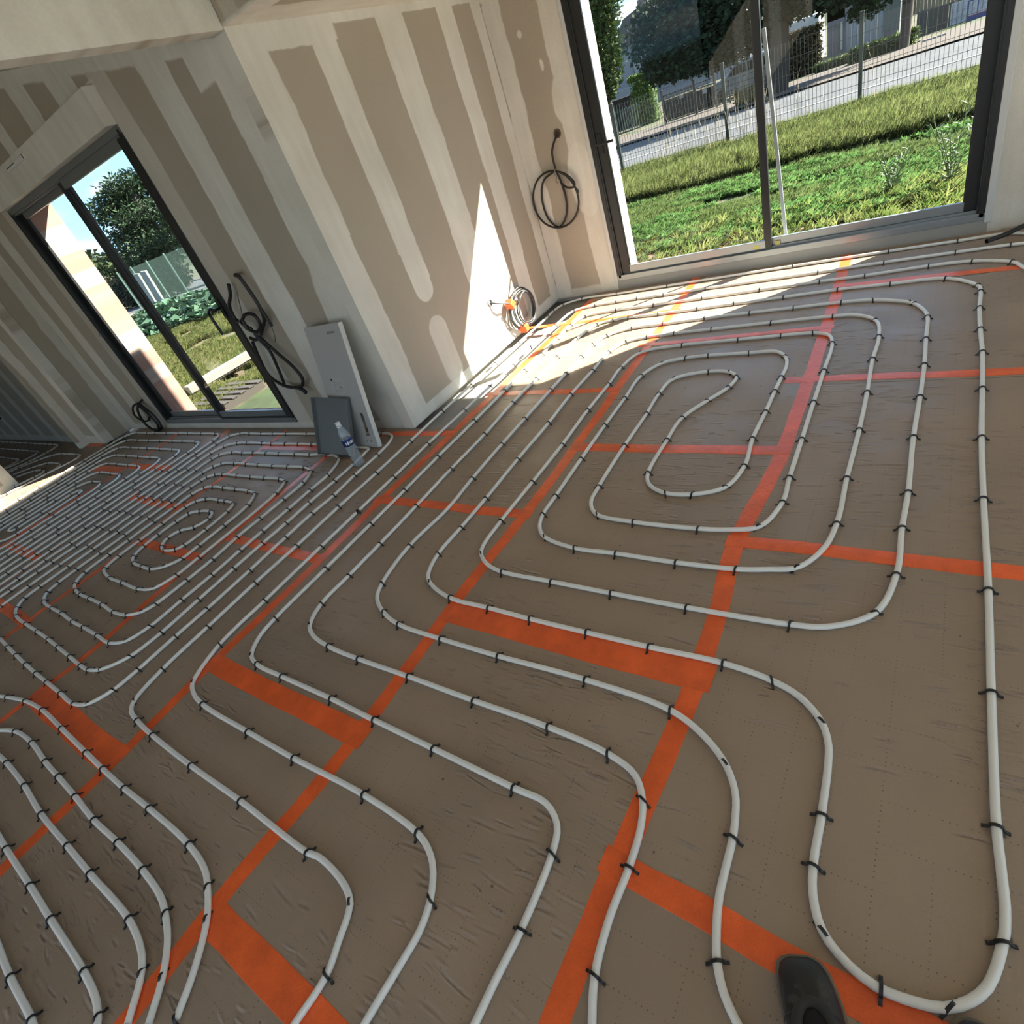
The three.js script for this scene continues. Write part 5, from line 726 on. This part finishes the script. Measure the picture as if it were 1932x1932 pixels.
{
  const t = acrossStreet('car', 'pale blue-grey car parked behind the barred fence across the road', 'car', -5.2, -20.8), b = std(lin(0.3, 0.37, 0.41), 0.3, 0.3);
  const s = new THREE.Shape(); [[-0.75, 0.14], [-0.78, 0.36], [-0.62, 0.48], [-0.3, 0.54], [-0.12, 0.74], [0.1, 0.8], [0.75, 0.8], [0.95, 0.74], [1.02, 0.5], [1.02, 0.14]].forEach((p, i) => i ? s.lineTo(...p) : s.moveTo(...p));
  mesh('body', new THREE.ExtrudeGeometry(s, { depth: 0.9, bevelEnabled: true, bevelSize: 0.03, bevelThickness: 0.04, bevelSegments: 2 }).translate(0, 0, -0.9), b, t);
  const w = new THREE.Shape(); [[-0.24, 0.55], [-0.08, 0.72], [0.1, 0.76], [0.7, 0.76], [0.86, 0.7], [0.9, 0.55]].forEach((p, i) => i ? w.lineTo(...p) : w.moveTo(...p));
  mesh('side_window', new THREE.ExtrudeGeometry(w, { depth: 0.012, bevelEnabled: false }).translate(0, 0, 0.04), std(lin(0.02, 0.03, 0.035), 0.08), t);
  mesh('pillar', [box(0.28, 0.31, 0.55, 0.77, 0.04, 0.056)], b, t);
  for (const x of [-0.45, 0.7]) mesh('wheel', new THREE.CylinderGeometry(0.15, 0.15, 0.1, 24).rotateX(Math.PI / 2).translate(x, 0.15, 0.02), std(lin(0.02, 0.02, 0.02), 0.8), t);
}
{
  const t = acrossStreet('van', 'white van with blue-grey window band half hidden by the door mullion', 'van', -4.15, -22.6), s = new THREE.Shape();
  [[-0.95, 0.15], [-0.98, 0.62], [-0.7, 0.98], [-0.45, 1.16], [0.75, 1.16], [0.8, 0.15]].forEach((p, i) => i ? s.lineTo(...p) : s.moveTo(...p));
  mesh('body', new THREE.ExtrudeGeometry(s, { depth: 0.9, bevelEnabled: true, bevelSize: 0.03, bevelThickness: 0.03, bevelSegments: 2 }).translate(0, 0, -0.9), std(lin(0.72, 0.74, 0.75), 0.4), t);
  mesh('window_band', box(-0.6, 0.7, 0.66, 0.95, 0.025, 0.04), std(lin(0.08, 0.12, 0.14), 0.12), t);
  for (const x of [-0.6, 0.5]) mesh('wheel', new THREE.CylinderGeometry(0.17, 0.17, 0.1, 24).rotateX(Math.PI / 2).translate(x, 0.17, 0.0), std(lin(0.02, 0.02, 0.02), 0.8), t);
}
{
  const t = acrossStreet('house', 'grey house with a steep brown roof and chimney behind the trees', 'building', -11.2, -31.5), wl = std(lin(0.42, 0.43, 0.46), 0.95), rf = std(lin(0.16, 0.13, 0.13), 0.9);
  mesh('wall', box(-2.2, 3.4, -1, 2.55, -4, 0), wl, t);
  const s = new THREE.Shape(); [[-1.95, 2.45], [-1.25, 3.4], [-0.6, 3.55], [3.2, 3.6], [3.6, 2.5]].forEach((p, i) => i ? s.lineTo(...p) : s.moveTo(...p));
  mesh('roof', new THREE.ExtrudeGeometry(s, { depth: 4.3, bevelEnabled: false }).translate(0, 0, -4.1), rf, t);
  mesh('chimney', box(-0.75, -0.4, 3.3, 3.85, -1, -0.5), std(lin(0.3, 0.24, 0.23), 0.95), t);
  const w = mesh('window', rbox(-1.2, -0.6, 1.15, 2.05, -0.02, 0.05, 0.01), std(lin(0.3, 0.31, 0.33), 0.7), t); mesh('shutter', rbox(-1.12, -0.68, 1.24, 1.97, 0.045, 0.07, 0.005), std(lin(0.5, 0.51, 0.54), 0.6), w);
  mesh('lean_to', [box(-2.6, -1.0, -1, 0.95, 0, 1.2)], std(lin(0.45, 0.46, 0.47), 0.9), t);
}
{
  const t = acrossStreet('garage', 'blue-grey garage front with a pale upright post, right of the hedge', 'building', -2.5, -23.6);
  mesh('wall', [box(-0.8, -0.35, -0.2, 1.3, -1.5, 0), box(0.62, 1.0, -0.2, 1.3, -1.5, 0), box(-0.8, 1.0, 0.85, 1.4, -1.5, 0)], std(lin(0.24, 0.24, 0.27), 0.9), t);
  for (let i = 0; i < 6; i++) mesh('door_panel', rbox(-0.34 + i * 0.16, -0.185 + i * 0.16, -0.15, 0.85, -0.06, -0.03, 0.004), std(lin(0.32, 0.4, 0.48), 0.5), t);
  mesh('side_panel', box(0.62, 1.0, 0.16, 0.8, 0.0, 0.02), std(lin(0.16, 0.2, 0.2), 0.8), t);
  mesh('post', box(-0.46, -0.4, 0.1, 0.75, 0.0, 0.05), std(lin(0.7, 0.7, 0.68), 0.8), t);
}
{
  const t = acrossStreet('board_fence', 'weathered fence of concrete slabs below beige corrugated sheet, at upper right', 'fence', -0.35, -20.8);
  for (let i = 0; i < 8; i++) mesh('concrete_slab', rbox(-0.62 + i * 0.21, -0.415 + i * 0.21, -0.12, 0.5 - i * 0.012, -0.05, 0, 0.006), std(lin(0.085 + 0.012 * (i % 3), 0.10 + 0.01 * (i % 2), 0.10), 0.95), t);
  mesh('post', rbox(0.1, 0.15, -0.1, 0.62, 0, 0.05, 0.005), std(lin(0.35, 0.36, 0.36), 0.9), t);
  for (let i = 0; i < 16; i++) mesh('corrugated_sheet', rbox(-0.95 + i * 0.075, -0.88 + i * 0.075, 0.5 - 0.006 * i, 1.6, -0.06 + 0.02 * (i % 2), -0.03 + 0.02 * (i % 2), 0.006), std(lin(0.34, 0.29, 0.19), 0.8), t);
}
function poster(label, x, z, w, h, y, draw) {
  const t = acrossStreet('sign_board', label, 'sign', x, z), c = document.createElement('canvas'); c.width = 256; c.height = Math.round(256 * h / w); const g = c.getContext('2d'); draw(g, 256, c.height); const tx = new THREE.CanvasTexture(c); tx.colorSpace = THREE.SRGBColorSpace;
  mesh('board', rbox(-w / 2, w / 2, y, y + h, -0.015, 0, 0.003), std(lin(0.5, 0.5, 0.52), 0.7), t); mesh('print', new THREE.PlaneGeometry(w * 0.97, h * 0.97).translate(0, y + h / 2, 0.002), std(0xffffff, 0.6, 0, { map: tx }), t);
}
poster('white printed notice board with grey columns on the concrete fence', -0.147, -20.55, 0.31, 0.42, 0.03, (g, w, h) => { g.fillStyle = '#e8ecf6'; g.fillRect(0, 0, w, h); g.fillStyle = '#7d86a4'; const r = rng(3); for (let k = 0; k < 3; k++) for (let i = 0; i < 16; i++) g.fillRect(16 + k * 80, 30 + i * 18, 30 + r() * 34, 6); g.strokeStyle = '#6b7594'; g.lineWidth = 4; for (let k = 1; k < 3; k++) { g.beginPath(); g.moveTo(8 + k * 80, 20); g.lineTo(8 + k * 80, h - 10); g.stroke(); } g.fillRect(10, h * 0.42, w - 20, 5); g.fillRect(10, h * 0.7, w - 20, 5); });
poster('blue notice board with two white sheets beside the white one', 0.215, -20.55, 0.4, 0.42, -0.01, (g, w, h) => { g.fillStyle = '#2c4fa6'; g.fillRect(0, 0, w, h); g.fillStyle = '#e3e8f5'; g.fillRect(14, 20, 108, h * 0.68); g.fillRect(132, 14, 100, h * 0.68); g.fillStyle = '#8089a6'; const r = rng(4); for (let i = 0; i < 8; i++) { g.fillRect(24, 40 + i * 17, 30 + r() * 50, 5); g.fillRect(142, 34 + i * 17, 30 + r() * 46, 5); } g.fillStyle = '#c23a46'; g.fillRect(14, 20 + h * 0.66, 218, 7); });
{
  const t = acrossStreet('kerb_stones', 'short white blocks on the pavement edge in front of the concrete fence', 'blocks', -0.75, -18.9);
  for (let i = 0; i < 5; i++) mesh('block', rbox(i * 0.09, i * 0.09 + 0.075, 0.0, 0.07, 0, 0.05, 0.006), std(lin(0.5, 0.5, 0.48), 0.9), t);
}
// overhead wires
{
  const t = thing('overhead_wires', 'thin black overhead wires crossing the sky above the grey house', 'wire', [0, 0, 0]);
  for (let i = 0; i < 5; i++) mesh('wire', tube([[-32, 5.0 + i * 0.42, -36], [-16, 4.6 + i * 0.42, -37], [2, 5.0 + i * 0.42, -38]], 0.018, 20, 5), M.black, t);
}
// beyond the left door
{
  const t = thing('plank_pile', 'pile of long white slatted boards lying on the grass outside the left glass door', 'boards', [-8.4, GY, -3.6]);
  for (let i = 0; i < 5; i++) mesh('board', rbox(-0.045, 0.045, 0.03, 0.13, -5.5, 0, 0.004).rotateY(0.0).translate((i - 2) * 0.13, 0.02 * i, 0.05 * i), std(lin(0.34, 0.33, 0.31), 0.7), t);
  mesh('bearer', [box(-0.35, 0.35, 0, 0.04, -0.6, -0.5), box(-0.35, 0.35, 0, 0.04, -3.0, -2.9)], std(lin(0.2, 0.15, 0.1), 0.9), t);
}
{
  const t = thing('pallet', 'weathered dark wooden pallet on the ground by the left glass door sill', 'pallet', [-7.15, GY, -3.05]);
  for (let i = 0; i < 5; i++) mesh('slat', rbox(-0.4, 0.4, 0.09, 0.11, -0.1 - i * 0.13, -0.02 - i * 0.13, 0.004), std(lin(0.10, 0.09, 0.085), 0.9), t);
  mesh('runner', [-0.35, 0, 0.35].map((x) => box(x - 0.04, x + 0.04, 0, 0.09, -0.62, -0.02)), std(lin(0.1, 0.085, 0.07), 0.9), t);
}
for (const [x, z, l, lean] of [[-28.2, -13.4, 'left of two pale leaning slabs by the far fence', 0.12], [-26.6, -13.0, 'right of two pale leaning slabs by the far fence', 0.1]]) { const t = thing('concrete_slab', l, 'slab', [x, GY, z + 0.6]); mesh('slab', rbox(-0.22, 0.22, 0, 1.45, -0.05, 0.05, 0.01).rotateZ(-lean), std(lin(0.5, 0.55, 0.53), 0.8), t); }
{
  const t = thing('road_sign', 'white bollard with a round blue sign beyond the far fence', 'sign', [-27.5, GY - 0.1, -16.5]);
  mesh('bollard', rbox(-0.35, 0.35, 0, 1.3, -0.15, 0.15, 0.03), std(lin(0.6, 0.64, 0.64), 0.7), t); mesh('disc', new THREE.CylinderGeometry(0.3, 0.3, 0.04, 32).rotateX(Math.PI / 2).translate(0, 1.6, 0.1), std(lin(0.03, 0.08, 0.4), 0.5), t);
}
// the open air is bright: its stuff is kept to the dark side of real soil, leaf and asphalt
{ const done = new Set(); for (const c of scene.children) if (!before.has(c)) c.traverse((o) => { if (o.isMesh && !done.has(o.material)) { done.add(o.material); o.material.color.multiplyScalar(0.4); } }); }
renderer.render(scene, camera);
